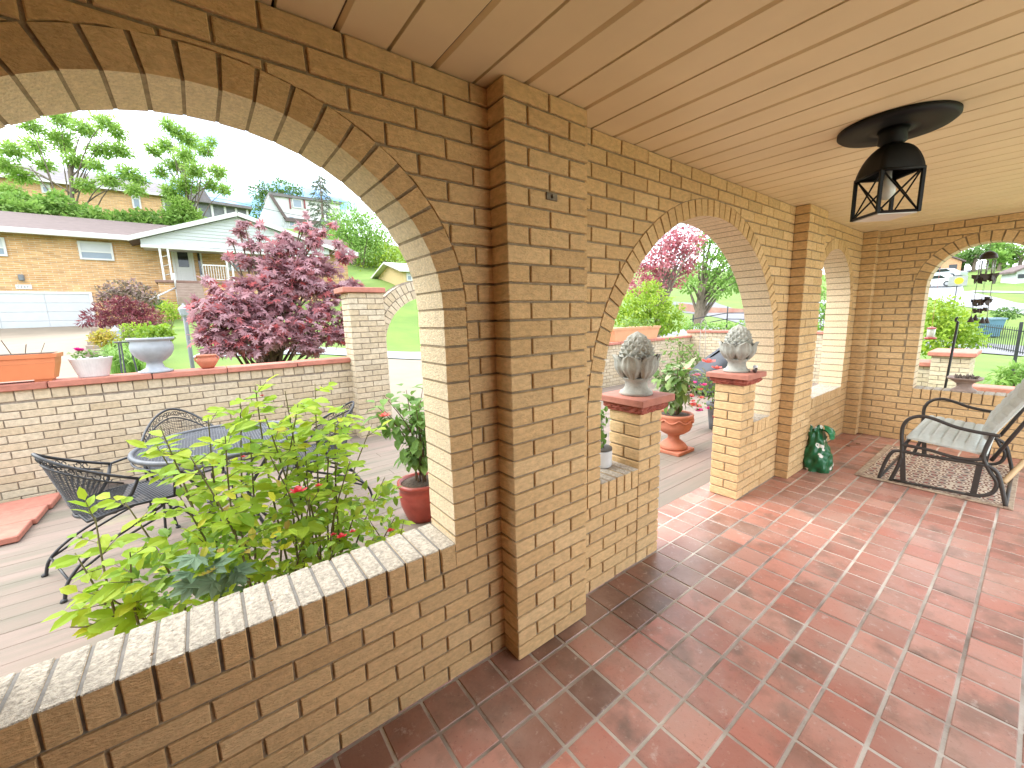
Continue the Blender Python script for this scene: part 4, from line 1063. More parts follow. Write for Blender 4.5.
wp=thing('ribbed_planter','whitish ribbed oval planter with a magenta flower on the wall cap','planter',(at(95,379,y=3.97).x,3.97,CZ))
wp.scale=(.74,.74,.88)
def rib(r,z,a): return r*(1+.012*math.sin(44*a))
b=MB(); b.lathe([(.001,0),(.125,0),(.135,.01),(.19,.185),(.196,.19),(.196,.2),(.18,.2),(.001,.17)],132,(0,0,0),True,1,.62,rib); b.build('pot',M['whitepot'],wp)
b=MB(); b.lathe([(.001,.18),(.175,.18),(.17,.195),(.001,.2)],24,(0,0,0),True,1,.6); b.build('soil',M['soil'],wp)
lf=MB(); MAG=mat('magenta_petal',(.55,.01,.22),.6,namt=.15,trans=.3)
for _ in range(110): p=Vector((U(-.17,.16),U(-.08,.08),U(.19,.26))); L_=U(.025,.045); leaf_blade(lf,p,rv()+Vector((0,0,.3)),Vector((0,-.3,1)),L_,L_*.8)
for k in range(7): bloom(wp,(-.09+U(-.04,.04),U(-.05,.02),.27+U(-.01,.025)),.04,MAG,10)
lf.build('foliage',M['greenleaf'],wp)
ur=thing('grey_urn','large grey footed urn with light green leaves on the wall cap','urn',(at(156,371,y=3.97).x,3.97,CZ))
ur.scale=(.72,.72,.88)
b=MB(); b.lathe([(.001,0),(.185,0),(.185,.018),(.15,.022),(.14,.03),(.10,.05),(.085,.09),(.085,.11),(.13,.13),(.19,.18),(.225,.24),(.228,.29),(.21,.335),(.212,.345),(.242,.355),(.25,.365),(.245,.38),(.22,.38),(.2,.34),(.001,.33)],40); b.build('urn',M['greyurn'],ur)
b=MB(); 
for k in range(5): clump(b,(U(-.10,.16),U(-.08,.08),.42),.12,75,.05,.7,.5)
b.build('foliage',leaf('lime_leaf',[(.22,.38,.03),(.28,.42,.04),(.17,.32,.03)],.4),ur)
b=MB(); b.lathe([(.001,.33),(.2,.33),(.2,.355),(.001,.365)],24); b.build('soil',M['soil'],ur)
sm=thing('clay_pot','small round terracotta pot with handles on the wall cap','pot',(at(208,367,y=3.97).x,3.97,CZ))
sm.scale=(.74,.74,.8)
b=MB(); b.lathe([(.001,0),(.07,0),(.085,.02),(.122,.075),(.125,.105),(.105,.135),(.10,.145),(.118,.155),(.12,.17),(.105,.17),(.09,.14),(.001,.12)],28); b.build('pot',M['terra'],sm)
for s in(-1,1): b=MB(); b.tube([(s*(.105+.028*math.sin(a)),0,.118+.03*math.cos(a)) for a in[PI*i/8 for i in range(9)]],.009,6); b.build('handle',M['terra'],sm)
# planters on the far walls seen through the middle arch
c=at(632,334,y=4.0); fb=thing('trough_planter','pale orange trough planter on the wall seen through the middle arch','planter',(c.x,4.0,.872))
b=MB(); taper(b,.70,.13,.78,.15,.0,.22); taper(b,.80,.16,.81,.165,.22,.27); b.build('trough',mat('pale_orange_plastic',(.62,.30,.16),.55,namt=.1),fb)
b=MB()
for k in range(9): clump(b,(U(-.7,.7),U(-.1,.1),.33),.12,22,.06)
b.build('foliage',M['greenleaf'],fb)

for k,(px,py) in enumerate([(152,655),(181,663),(228,633),(272,601)]):
    c=at(px,py,z=ZS+.006); b=MB(); a=U(0,6)
    b.poly([(c.x+.007*math.cos(a+q)*(1 if i%2==0 else .45),c.y+.007*math.sin(a+q)*(1 if i%2==0 else .45),c.z+U(0,.004)) for i,q in enumerate([0,.8,1.57,2.4,3.14,4,4.7,5.5])])
    tag(b.build('leaf_scrap',M['dryleaf']),'tiny dry leaf scrap lying on the pale brick sill of the large arch','leaf','leaf scraps on the large sill')
# ================================================================== land, street, houses and trees beyond the patio
CP=[(x,y,-.12) for x,y in ((-7,0),(-7,4.5),(-3,4.6),(0,4.6),(3,4.6),(6,4.6),(9.3,4.6),(9.3,2),(9.3,-1),(5.5,-3),(0,-6),(-7,-6),(2,2),(-3,2),(6,2))]
CP+=[(9.5,-2.5,-.15),(12,-1,-.35),(15,-1.5,-.6),(19,-1,-.9),(24,-1,-1.0),(34,-2,-1.0),(42,-2,-.9),(50,-2,.3),(60,-2,1.9),(78,-3,4.3),(100,-4,6.9),(140,-5,8.5)]
CP+=[(19,-14,-1.0),(34,-16,-1.0),(60,-20,1.9),(100,-30,7),(19,10,-.4),(34,12,-.3),(45,14,.6),(60,14,2.6),(100,20,7)]
CP+=[(-8,29.5,1.44),(-3,29.5,1.46),(-3,15,.55),(-8,15,.6),(-5,8,.1),(-14,29,1.5),(-1.2,29,2.0),(1.5,28,2.6),(5,28.5,3.0),(8,29,3.2),(0,20,1.25),(2,12,.45),(0,8,.08)]
CP+=[(-8,42,5.2),(0,42,5.6),(10,42,5.6),(-8,54,11),(0,54,11),(12,56,10.5),(20,75,17),(0,75,16),(-20,50,9)]
CP+=[(4,9,-.02),(7,16.6,.0),(9.5,22,1.2),(12,28,3.0),(17,38,6),(24,52,9)]
CP+=[(13,6,.1),(24,11.5,.55),(35,18,1.0),(48,25,1.2),(60,32,2.5),(90,46,6)]
CP+=[(-60,40,8),(-60,0,2),(-60,-60,0),(60,-60,2),(200,0,9),(400,0,10),(420,150,14),(400,-200,8),(150,120,24),(0,180,26),(-150,120,22),(-150,-100,5),(100,-120,10)]
_c=np.array(CP,float); _d=np.hypot(_c[:,None,0]-_c[None,:,0],_c[:,None,1]-_c[None,:,1]); _w=np.linalg.solve(_d-1e-6*np.eye(len(_c)),_c[:,2])
def hgt(x,y):
    z=float(np.hypot(_c[:,0]-x,_c[:,1]-y)@_w)
    if -7<x<9.6 and -8<y<4.45: z=min(z,-.12)
    return z
ax=sorted(set([round(v,2) for v in np.concatenate([np.arange(-12,30,.9),np.arange(30,64,2),np.arange(-60,-12,4),np.arange(64,140,6),np.array([-400,-300,-220,-160,-110,-80,160,200,260,330,420])])]))
ay=sorted(set([round(v,2) for v in np.concatenate([np.arange(-12,34,.9),np.arange(34,80,2),np.arange(-60,-12,4),np.arange(80,140,6),np.array([-400,-300,-200,-130,-90,160,200,260,330,420])])]))
b=MB(); I=[[b.p((x,y,hgt(x,y))) for y in ay] for x in ax]
for i in range(len(ax)-1):
    for j in range(len(ay)-1): b.face((I[i][j],I[i+1][j],I[i+1][j+1],I[i][j+1]),True)
M['grass']=mat('lawn_grass',(.105,.185,.03),.95,col2=(.16,.235,.04),nscale=.55,namt=.45,bump=.6,bscale=18,detail=8,dirt=((.08,.14,.025),2.2,.60))
o=b.build('ground',M['grass']); o['kind']='structure'
import bisect
def hg(x,y):
    """height of the faceted ground sheet itself"""
    i=max(0,min(len(ax)-2,bisect.bisect_right(ax,x)-1)); j=max(0,min(len(ay)-2,bisect.bisect_right(ay,y)-1))
    u=(x-ax[i])/(ax[i+1]-ax[i]);v=(y-ay[j])/(ay[j+1]-ay[j])
    z=lambda a,c: hgt(ax[a],ay[c])
    return (z(i,j)*(1-u)*(1-v)+z(i+1,j)*u*(1-v)+z(i,j+1)*(1-u)*v+z(i+1,j+1)*u*v)
def sheet(name,ctr,m_,off=.03,n=6,step=.6):
    """ctr: list of (x,y,halfwidth) along a strip"""
    b=MB(); P=[Vector((x,y,0)) for x,y,w in ctr]; rows=[]
    dens=[]
    for k in range(len(ctr)-1):
        L_=(P[k+1]-P[k]).length; m=max(1,int(L_/step))
        for q in range(m): dens.append((k,q/m))
    dens.append((len(ctr)-2,1.0))
    for k,t in dens:
        p=P[k].lerp(P[k+1],t); w=ctr[k][2]+(ctr[k+1][2]-ctr[k][2])*t; d=(P[k+1]-P[k]).normalized(); s=Vector((-d.y,d.x,0))
        rows.append([b.p((q.x,q.y,hg(q.x,q.y)+off)) for q in [p+s*w*(2*i/n-1) for i in range(n+1)]])
    for A,B in zip(rows,rows[1:]):
        for i in range(n): b.face((A[i],A[i+1],B[i+1],B[i]),True)
    o=b.build(name,m_); o['kind']='structure'; return o
M['pale']=mat('pale_bounce_slab',(.50,.45,.37),.9,col2=(.42,.37,.30),nscale=.9,namt=.3)
M['drive']=mat('tan_concrete',(.27,.225,.17),.9,col2=(.20,.165,.125),nscale=.9,namt=.3,bump=.2,bscale=30)
M['asphalt']=mat('pale_worn_asphalt',(.17,.17,.18),.9,nscale=1.5,namt=.12)
M['walk']=mat('pale_sidewalk',(.27,.28,.295),.9,nscale=2,namt=.1)
sheet('driveway',[(-6.4,29.9,3.2),(-5.9,22,3.2),(-5.2,12,2.8),(-4.8,7,2.8),(-4.6,4.6,2.8)],M['drive'],.035,10)
sheet('path',[(1.9,4.3,1.2),(3.2,7,2.0),(5.2,11.0,2.2)],M['drive'],.03,6)
sheet('road',[(-.5,14.9,1.4),(4.6,13.6,1.8),(9,12,2.4),(16,9.3,3),(24,8.5,3.4),(40,9.5,3.6),(60,15,3.6)],M['walk'],.03,8)
sheet('street',[(30,-30,3.3),(31,-8,3.3),(32.5,0,3.3),(37,10,3.3),(46,21,3.3),(62,33,3.3)],M['asphalt'],.045,8,1.2)
sheet('unseen_bounce_slab',[(-9,-7.2,4.9),(8.5,-7.2,4.9)],M['pale'],.03,10,1.2)  # unseen pale slab added to bounce light into the porch
sheet('upper_street',[(50,-3,1.2),(56,2,1.8),(66,7,2.6),(90,10,3),(130,9,3.2)],M['walk'],.05,6,1.5)
sheet('hillside_lane',[(58,-14,.6),(60,-5,.6),(66,4,.6)],M['walk'],.05,4,1.5)
sheet('hillside_terrace',[(78,-16,.7),(80,-6,.7),(84,1,.7)],M['walk'],.05,4,1.5)
# ------------------------------------------------------------------ ranch house on the left
HY=30.0
def fh(px,py,y=HY): return at(px,py,y=y)
house=thing('brick_house','buff brick ranch house with white garage door and gabled porch across the driveway','house',(0,HY,0)); hoff=Vector((0,HY,0))
xL,xR=-15.0,8.6; zE=6.15
b=MB(); b.prism([(xL,0,.6),(xR,0,2.2),(xR,0,zE),(xL,0,zE)],(0,9,0)); b.build('wall',M['housebrick'],house)
ridge=fh(0,214,34.5).z
b=MB(); b.prism([(xL-.6,-.65,zE-.02),(xL-.6,4.5,ridge),(xL-.6,9.6,zE-.02),(xL-.6,9.6,zE+.14),(xL-.6,4.5,ridge+.18),(xL-.6,-.65,zE+.14)],(xR-xL+1.2,0,0)); b.build('roof',M['shingle'],house)
b=MB(); b.bbox((xL-.62,-.75,zE-.10),(xR+.62,-.62,zE+.16),.02); b.build('gutter',M['white'],house)
def fwin(name,x0,x1,z0,z1,y=-.03,sash=True,shade=.45,parent=None,trim=.09):
    parent=parent or house
    b=MB()
    for A in ((x0,z0,x0+trim,z1),(x1-trim,z0,x1,z1),(x0+trim,z1-trim,x1-trim,z1),(x0+trim,z0,x1-trim,z0+trim)): b.box((A[0],y-.06,A[1]),(A[2],y+.02,A[3]))
    zm=z0+(z1-z0)*shade
    if sash: b.box((x0+trim,y-.045,zm-.035),(x1-trim,y+.01,zm+.035))
    w=b.build(name,M['white'],parent)
    b=MB(); b.box((x0+trim,y-.02,z0+trim),(x1-trim,y+.01,zm)); b.build('pane',M['blind'],w)
    b=MB(); b.box((x0+trim,y-.025,zm),(x1-trim,y+.01,z1-trim)); b.build('shade',M['whitesiding'],w)
    return w
A=fh(77,241);B=fh(115,261); fwin('window',A.x,B.x,B.z,A.z)
A=fh(-24,236);B=fh(8.5,256.5); fwin('window',A.x,B.x,B.z,A.z)
A=fh(-60,293);B=fh(96,331)
gd=MB(); gx0,gx1,gz0,gz1=A.x,B.x,1.42,A.z
for r in range(4):
    for c in range(3):
        w_=(gx1-gx0)/3;h_=(gz1-gz0)/4; gd.bbox((gx0+c*w_+.004,-.03,gz0+r*h_+.006),(gx0+(c+1)*w_-.004,.03,gz0+(r+1)*h_-.006),.008)
gd.box((gx0,-.005,gz0),(gx1,.04,gz1)); gd.build('garage_door',M['whitesiding'],house)
b=MB(); b.bbox((gx0-.12,-.06,gz0),(gx0,.0,gz1+.12),.01);b.bbox((gx1,-.06,gz0),(gx1+.12,.0,gz1+.12),.01);b.bbox((gx0,-.06,gz1),(gx1,.0,gz1+.12),.01); b.build('garage_trim',M['white'],house)
c=fh(22,278); b=MB(); b.bbox((c.x-.10,-.16,c.z-.14),(c.x+.10,-.02,c.z+.16),.03); b.build('wall_lamp',M['screen'],house)
c=fh(24,287); b=MB(); b.bbox((c.x-.27,-.05,c.z-.11),(c.x+.27,-.0,c.z+.11),.01); pl=b.build('number_plate',M['white'],house)
b=MB()
for k,dx in enumerate((-.16,-.05,.06,.16)):
    b.box((c.x+dx-.035,-.056,c.z-.06),(c.x+dx-.015,-.051,c.z+.06)); b.box((c.x+dx-.015,-.056,c.z+.04),(c.x+dx+.03,-.051,c.z+.06)) if k!=2 else b.box((c.x+dx-.015,-.056,c.z-.01),(c.x+dx+.03,-.051,c.z+.01))
b.build('digits',M['screen'],pl)
# gabled porch in front of the entrance
GY=27.8; q=lambda px,py:at(px,py,y=GY)-hoff
gl0=q(140,239);gap=q(237,217);gr0=q(329,250)
gz=(gl0.z+gr0.z)/2
b=MB(); b.prism([(gl0.x,GY-HY,gl0.z-.28),(gl0.x,GY-HY,gl0.z),(gap.x,GY-HY,gap.z),(gr0.x,GY-HY,gr0.z),(gr0.x,GY-HY,gr0.z-.28)],(0,2.1,0)); b.build('gable',M['whitesiding'],house)
b=MB()
for k in range(1,9):          # lap lines of the siding
    t=k/9; z=gl0.z+(gap.z-gl0.z)*t; xl=gl0.x+(gap.x-gl0.x)*t; xr=gr0.x+(gap.x-gr0.x)*((z-gr0.z)/(gap.z-gr0.z)); b.box((xl,GY-HY-.03,z-.025),(xr,GY-HY-.003,z+.012))
b.build('siding_laps',M['whitesiding'],house)
b=MB()
for p,s in ((gl0,-1),(gr0,1)):
    d=(gap-p); n_=Vector((-d.z,0,d.x)).normalized(); n_=n_ if n_.z>0 else -n_
    e=p-d.normalized()*.5; b.prism([e+Vector((0,-.35,0)),gap+Vector((0,-.35,0)),gap+n_*.22+Vector((0,-.35,0)),e+n_*.22+Vector((0,-.35,0))],(0,.18,0))
b.build('barge_board',M['white'],house)
b=MB()
for p,s in ((gl0,-1),(gr0,1)):
    d=(gap-p); n_=Vector((-d.z,0,d.x)).normalized(); n_=n_ if n_.z>0 else -n_
    e=p-d.normalized()*.5; b.prism([e+n_*.1+Vector((0,-.16,0)),gap+n_*.1+Vector((0,-.16,0)),gap+n_*.24+Vector((0,-.16,0)),e+n_*.24+Vector((0,-.16,0))],(0,4.5,0))
b.build('porch_roof',M['shingle'],house)
b=MB(); b.bbox((gl0.x-.02,GY-HY-.08,gl0.z-.42),(gr0.x,GY-HY+.12,gl0.z-.26),.02); b.build('beam',M['white'],house)
dz0=fh(185,284).z
slab0=at(163,284.5,y=GY).x
b=MB(); b.box((slab0-.2,GY-HY-.1,1.2),(gr0.x,-.0,dz0-.14)); b.build('porch_base',M['housebrick'],house)
b=MB(); b.bbox((slab0-.3,GY-HY-.2,dz0-.14),(gr0.x,-.02,dz0),.02); b.build('porch_slab',mat('red_brown_porch_slab',(.22,.13,.10),.8),house)
def post_pair(px0,px1):
    b=MB(); x0=at(px0,265,y=GY).x;x1=at(px1,265,y=GY).x; z0=dz0;z1=gl0.z-.40
    for x in(x0,x1): b.box((x-.045,GY-HY-.05,z0),(x+.045,GY-HY+.04,z1))
    n=7
    for k in range(n):
        za=z0+(z1-z0)*k/n;zb_=z0+(z1-z0)*(k+1)/n; b.tube([(x0,GY-HY,za),((x0+x1)/2+.12*(1 if k%2 else -1),GY-HY,(za+zb_)/2),(x1 if k%2 else x0,GY-HY,zb_)],.018,5)
    b.build('porch_post',M['white'],house)
post_pair(162,170);post_pair(227,232)
A=fh(173,249);B=fh(195,283)
b=MB(); 
for Q in ((A.x-.12,dz0,A.x,A.z+.12),(B.x,dz0,B.x+.10,A.z+.12),(A.x,A.z,B.x,A.z+.12)): b.box((Q[0],-.08,Q[1]),(Q[2],.0,Q[3]))
b.box((A.x+.008,-.05,dz0),(B.x-.008,-.0,A.z-.006)); dr=b.build('door',M['white'],house)
b=MB(); b.box((A.x+.15,-.075,A.z-1.0),(B.x-.15,-.055,A.z-.14)); b.build('pane',M['glass'],dr)
b=MB()
for k in range(3): x0=A.x+.18+k*(B.x-A.x-.3)/3; b.bbox((x0,-.066,dz0+.2),(x0+(B.x-A.x)/3-.2,-.0525,dz0+.85),.012)
b.build('panels',M['white'],dr)
C=fh(196.5,250);D=fh(202.5,275); b=MB(); b.box((C.x,-.06,D.z),(D.x,.0,C.z)); sd=b.build('sidelight',M['glass'],house)
b=MB(); b.box((D.x,-.08,dz0),(D.x+.09,0,A.z+.1)); b.box((C.x,-.07,dz0),(D.x,-.0,D.z)); b.build('frame',M['white'],sd)
A=fh(226,252);B=fh(262,272); fwin('window',A.x,B.x,B.z,A.z,shade=.8)
b=MB(); xr0=at(204,275,y=GY).x;xr1=at(229,275,y=GY).x
b.box((xr0,GY-HY-.03,dz0+.86),(xr1,GY-HY+.03,dz0+.92)); b.box((xr0,GY-HY-.02,dz0+.1),(xr1,GY-HY+.02,dz0+.14))
n=int((xr1-xr0)/.11)
for k in range(n+1): x=xr0+(xr1-xr0)*k/n; b.box((x-.014,GY-HY-.014,dz0+.14),(x+.014,GY-HY+.014,dz0+.86))
b.build('railing',M['white'],house)
b=MB(); sx0=at(177,290,y=GY).x;sx1=at(203,290,y=GY).x
for k in range(6): b.bbox((sx0,GY-HY-.30*(k+1)-.1,1.2),(sx1,GY-HY-.30*k-.1,dz0-.16*(k+1)),.015)
b.build('front_steps',mat('brown_brick_steps',(.26,.19,.15),.9,col2=(.36,.28,.23),nscale=4,namt=.3),house)
b=MB(); hp=[(141,304),(176,287.5),(176.5,276)]
P=[at(*hp[0],y=GY-2.2)-hoff,at(*hp[1],y=GY-.3)-hoff]; b.tube(P,.045,6)
for t,l in((.0,.7),(.45,.8),(1,.95)): p=P[0].lerp(P[1],t); b.tube([p,p-Vector((0,0,l))],.04,6)
p=P[1]; b.tube([p,p+Vector((0,0,.75))],.045,6); b.build('handrail',M['white'],house)
# ------------------------------------------------------------------ upper brick house on the hill
Y2=52.0; q2=lambda px,py:at(px,py,y=Y2)
h2=thing('brick_house','second buff brick house with a screened porch, up the hill behind the ranch house','house',(0,Y2,0)); off2=Vector((0,Y2,0))
A=q2(100,189)-off2;B=q2(160.5,196)-off2;z0=hgt((A.x+B.x)/2,Y2)-1
b=MB(); b.prism([(A.x-6,0,z0),(B.x,0,z0),(B.x,0,B.z),(A.x-6,0,B.z)],(0,7,0)); b.build('wall',M['housebrick'],h2)
R0=at(60,172,y=Y2+3.5).z
b=MB(); b.prism([(A.x-6.5,-.5,B.z-.05),(A.x-6.5,3.5,R0),(A.x-6.5,7.5,B.z-.05),(A.x-6.5,7.5,B.z+.15),(A.x-6.5,3.5,R0+.2),(A.x-6.5,-.5,B.z+.15)],(B.x-A.x+7.2,0,0)); b.build('roof',M['shingle2'],h2)
b=MB(); b.box((A.x-6.5,-.6,B.z-.1),(B.x+.6,-.5,B.z+.12)); b.build('gutter',M['white'],h2)
C=q2(131,195)-off2;D=q2(142,209)-off2; fwin('window',C.x,D.x,D.z,C.z,parent=h2,shade=.75,trim=.12)
C=q2(40,182)-off2;D=q2(52,194)-off2; fwin('window',C.x,D.x,D.z,C.z,parent=h2,shade=.6,trim=.12)
C=q2(163,196)-off2;D=q2(246,208)-off2
b=MB(); b.prism([(B.x+.15,.4,z0),(D.x,.4,z0),(D.x,.4,D.z-.1),(B.x+.15,.4,C.z-.1)],(0,5,0)); b.build('screen_porch',M['screen'],h2)
b=MB()
for px in (163,171,196,211,224,235,246):
    x=(q2(px,200)-off2).x; zt_=C.z+(D.z-C.z)*(px-163)/83-.1; b.box((x-.1,.26,z0),(x+.1,.38,zt_))
b.build('porch_post',M['white'],h2)
b=MB(); b.prism([(B.x+.1,-.3,C.z-.08),(D.x+.5,-.3,D.z-.12),(D.x+.5,-.3,D.z+.15),(B.x+.1,-.3,C.z+.2)],(0,6.5,0)); b.build('porch_roof',M['shingle2'],h2)
b=MB(); b.prism([(q2(185,196).x,.5,C.z),(q2(200,186).x,.5,q2(196,180).z),(q2(215,200).x,.5,C.z-.3)],(0,6,0)); b.build('dormer_roof',M['shingle2'],h2)
# ------------------------------------------------------------------ white house with dormer
Y3=78.0; q3=lambda px,py:at(px,py,y=Y3)-Vector((0,Y3,0))
h3=thing('white_house','white two storey house with red shutters and a dormer on the skyline','house',(0,Y3,0))
z0=hgt(q3(285,230).x,Y3)-2
aL=q3(258,222);ap=q3(269,195);aR=q3(286,216)
b=MB(); b.prism([(aL.x,0,z0),(aR.x,0,z0),(aR.x,0,aR.z),(ap.x,0,ap.z),(aL.x,0,aL.z)],(0,1.0,0)); b.build('gable_wall',M['whitesiding'],h3)
eR=q3(340,222); eT=q3(330,199)
b=MB(); b.prism([(aR.x,-.1,z0),(eR.x,-.1,z0),(eR.x,-.1,eR.z-.2),(aR.x,-.1,aR.z-.4)],(0,6,0)); b.build('wall',M['whitesiding'],h3)
b=MB(); b.prism([(ap.x,-.3,ap.z),(aR.x-.3,-.3,aR.z-.5),(aR.x+.2,-.3,aR.z-.5),(ap.x+.4,-.3,ap.z+.1)],(0,.5,0)); b.prism([(aR.x-.2,-.5,aR.z-.9),(eR.x,-.5,eR.z-.9),(eR.x,-.5,eR.z-.3),(aR.x-.2,-.5,aR.z-.3)],(0,6,0)); b.build('roof_edge',M['shingle'],h3)
dA=q3(287,195);dB=q3(323,212)
b=MB(); b.prism([(ap.x,.3,ap.z),(dB.x+3,.3,q3(325,202).z),(dB.x+3,.3,aR.z-.6),(aR.x,.3,aR.z-.4)],(0,5,0)); b.build('upper_wall',M['white'],h3)
b=MB(); b.prism([(ap.x,-.1,ap.z-.0),(dB.x+3.3,-.1,q3(325,202).z-.0),(dB.x+3.3,-.1,q3(325,201).z+.25),(ap.x,-.1,ap.z+.45)],(0,6,0)); b.build('roof',M['shingle2'],h3)
wa=q3(292,198);wb=q3(303,208.5); fwin('window',wa.x,wb.x,wb.z,wa.z,y=.2,parent=h3,shade=.98,trim=.15)
M['redshutter']=mat('dark_red_shutter',(.22,.05,.05),.6)
for p0,p1 in ((289,291.5),(303.5,306)): s0_=q3(p0,198);s1_=q3(p1,208.5); b=MB(); b.box((s0_.x,.10,s1_.z),(s1_.x,.29,s0_.z)); b.build('shutter',M['redshutter'],h3)
wa=q3(288,216);wb=q3(295,227); fwin('window',wa.x,wb.x,wb.z,wa.z,y=-.15,parent=h3,shade=.98,trim=.12)
wa=q3(281,216);wb=q3(284,226); fwin('window',wa.x,wb.x,wb.z,wa.z,y=-.05,parent=h3,shade=.98,trim=.1)
# yellow house beyond the gate
c=at(405,280,D=34); h4=thing('yellow_house','pale yellow house corner with white eave beyond the gate arch','house',(c.x,c.y,0))
def rel(px,py): return at(px,py,y=c.y)-Vector((c.x,c.y,0))
A=rel(403,271);B=rel(440,300)
b=MB(); b.prism([(A.x,0,hgt(c.x,c.y)-1),(A.x,6,hgt(c.x,c.y)-1),(A.x,6,A.z),(A.x,3,A.z+.85),(A.x,0,A.z)],(7,0,0)); b.build('wall',mat('pale_yellow_siding',(.62,.47,.25),.8,namt=.05),h4)
b=MB(); b.prism([(A.x-.5,-.5,A.z-.1),(A.x+8,-.5,A.z-.1),(A.x+8,3,A.z+.9),(A.x-.5,3,A.z+.9)],(0,0,.15)); b.prism([(A.x-.5,6.5,A.z-.1),(A.x-.5,3,A.z+.9),(A.x+8,3,A.z+.9),(A.x+8,6.5,A.z-.1)],(0,0,.15)); b.build('roof',M['white'],h4)
C=rel(406,272);D=rel(412,281); fwin('window',C.x,D.x,D.z,C.z,parent=h4,shade=.6)
# ------------------------------------------------------------------ trees
def limbs(b,base,top,r0,targets,rt=.02):
    P=smooth([base,base.lerp(top,.35)+Vector((U(-.1,.1),U(-.1,.1),0))*r0*4,top],5); b.tube(P,[r0*(1-.55*i/(len(P)-1)) for i in range(len(P))],8)
    for t in targets:
        t=Vector(t); i=int(len(P)*U(.45,.98))-1; s=P[max(1,min(len(P)-1,i))]; m_=s.lerp(t,.55)+Vector((0,0,.12*(t-s).length)); Q=smooth([s,m_,t],4)
        b.tube(Q,[r0*.26*(1-.85*k/(len(Q)-1))+.004 for k in range(len(Q))],5)
def tree(name,label,cat,base,top,r0,cl,m_,n,L,w=.5,kind='oval',up=.6,shell=.5,squash=.75,group=None,bark=None,parts=('trunk','crown')):
    base=Vector(base);top=Vector(top)
    t=thing(name,label,cat,base,0,group)
    b=MB(); limbs(b,Vector((0,0,-.3)),top-base,r0,[Vector(c)-base for c,_ in cl]); b.build(parts[0],bark or M['bark'],t)
    b=MB()
    tot=sum(r*r for _,r in cl)
    for c,r in cl: clump(b,Vector(c)-base,r,max(6,int(n*r*r/tot)),L,w,up,shell,kind,squash)
    b.build(parts[1],m_,t); return t
LM={}
LM['locust']=leaf('light_locust_leaf',[(.30,.48,.10),(.37,.54,.12),(.24,.41,.08),(.42,.57,.16)],.55)
LM['deep']=leaf('deep_green_leaf',[(.10,.20,.05),(.14,.25,.06),(.08,.16,.045),(.18,.29,.08)],.4)
LM['mid']=leaf('mid_green_leaf',[(.20,.36,.07),(.26,.42,.09),(.15,.29,.06),(.31,.46,.11)],.45)
LM['bright']=leaf('yellow_green_leaf',[(.26,.40,.035),(.34,.46,.05),(.20,.33,.03),(.40,.48,.06)],.45)
LM['spruce']=leaf('grey_green_needles',[(.13,.16,.12),(.17,.2,.15),(.10,.13,.09)],.25)
LM['maple']=leaf('red_maple_leaf',[(.38,.21,.24),(.46,.27,.30),(.31,.155,.185),(.52,.34,.36),(.42,.23,.265),(.50,.10,.10),(.48,.30,.33),(.35,.175,.205)],.35)
LM['plum']=leaf('purple_red_leaf',[(.17,.035,.05),(.22,.05,.065),(.13,.03,.045),(.26,.07,.08)],.3)
LM['pinkred']=leaf('pink_red_leaf',[(.42,.10,.14),(.52,.18,.22),(.34,.08,.11),(.5,.28,.28),(.55,.12,.14)],.4)
LM['azalea']=leaf('mauve_green_leaf',[(.20,.17,.10),(.30,.20,.20),(.16,.15,.08),(.36,.24,.26),(.22,.2,.1)],.35)
def pc(px,py,D,r): return (at(px,py,D=D),r)
# locust at the left with spreading bare limbs
D=27
base=at(62,218,D=D); base.z=hgt(base.x,base.y)
cl=[pc(x,y,D+U(-1,1),r) for x,y,r in [(12,150,1.0),(35,145,.9),(60,138,1.0),(85,128,.9),(105,122,.8),(120,150,.9),(100,150,.9),(75,160,.9),(45,165,.7),(20,175,.9),(128,172,.8),(135,190,.7),(110,180,.8),(85,185,.7),(8,190,.8),(140,180,.5),(118,132,.7),(60,118,.9),(30,125,.8),(95,165,.6),(65,148,.6),(5,165,.8)]]
tree('locust_tree','feathery light green tree with spreading limbs, left of two behind the ranch roof','tree',base,at(70,165,D=D),.20,cl,LM['locust'],15000,.23,.38,'simple',.35,.1,.62)
base=at(182,222,D=D+2); base.z=hgt(base.x,base.y)
cl=[pc(x,y,D+2+U(-1,1),r) for x,y,r in [(168,125,.6),(178,132,.7),(190,140,.8),(165,145,.7),(155,152,.5),(185,155,.8),(205,150,.7),(175,165,.8),(195,170,.8),(160,172,.6),(218,172,.7),(212,185,.7),(185,185,.9),(170,192,.7),(225,190,.5),(180,205,.9),(192,215,.8),(175,215,.8),(150,148,.4),(212,142,.4)]]
tree('locust_tree','upright light green tree at the ranch house gable, taller of the pair','tree',base,at(183,150,D=D+2),.17,cl,LM['locust'],12500,.23,.38,'simple',.35,.1,.75)
# hillside hedge behind the roof
hd=thing('hillside_hedge','dense mixed green hedge on the slope just behind the ranch roof','hedge',(-6,36,hgt(-6,36)))
b=MB(); o_=Vector((-6,36,hgt(-6,36)))
for px in range(-12,200,8):
    yy=(203 if px<70 else 216)+(px-60)*.03+U(-4,3)
    p=at(px,yy,y=U(36,39)); clump(b,p-o_,U(.55,.9),150,.30,.55,.7,.4,'simple',.8)
    p=at(px,yy+9,y=U(35.5,37)); clump(b,p-o_,U(.7,1.0),150,.30,.55,.7,.4,'simple',.8)
b.build('foliage',LM['mid'],hd)
b=MB()
for px in range(-10,190,14): p=at(px,222,y=37); p.z=hgt(p.x,37)-.2; b.tube([p-o_,p-o_+Vector((U(-.3,.3),0,1.6))],.06,5)
b.build('stems',M['bark'],hd)
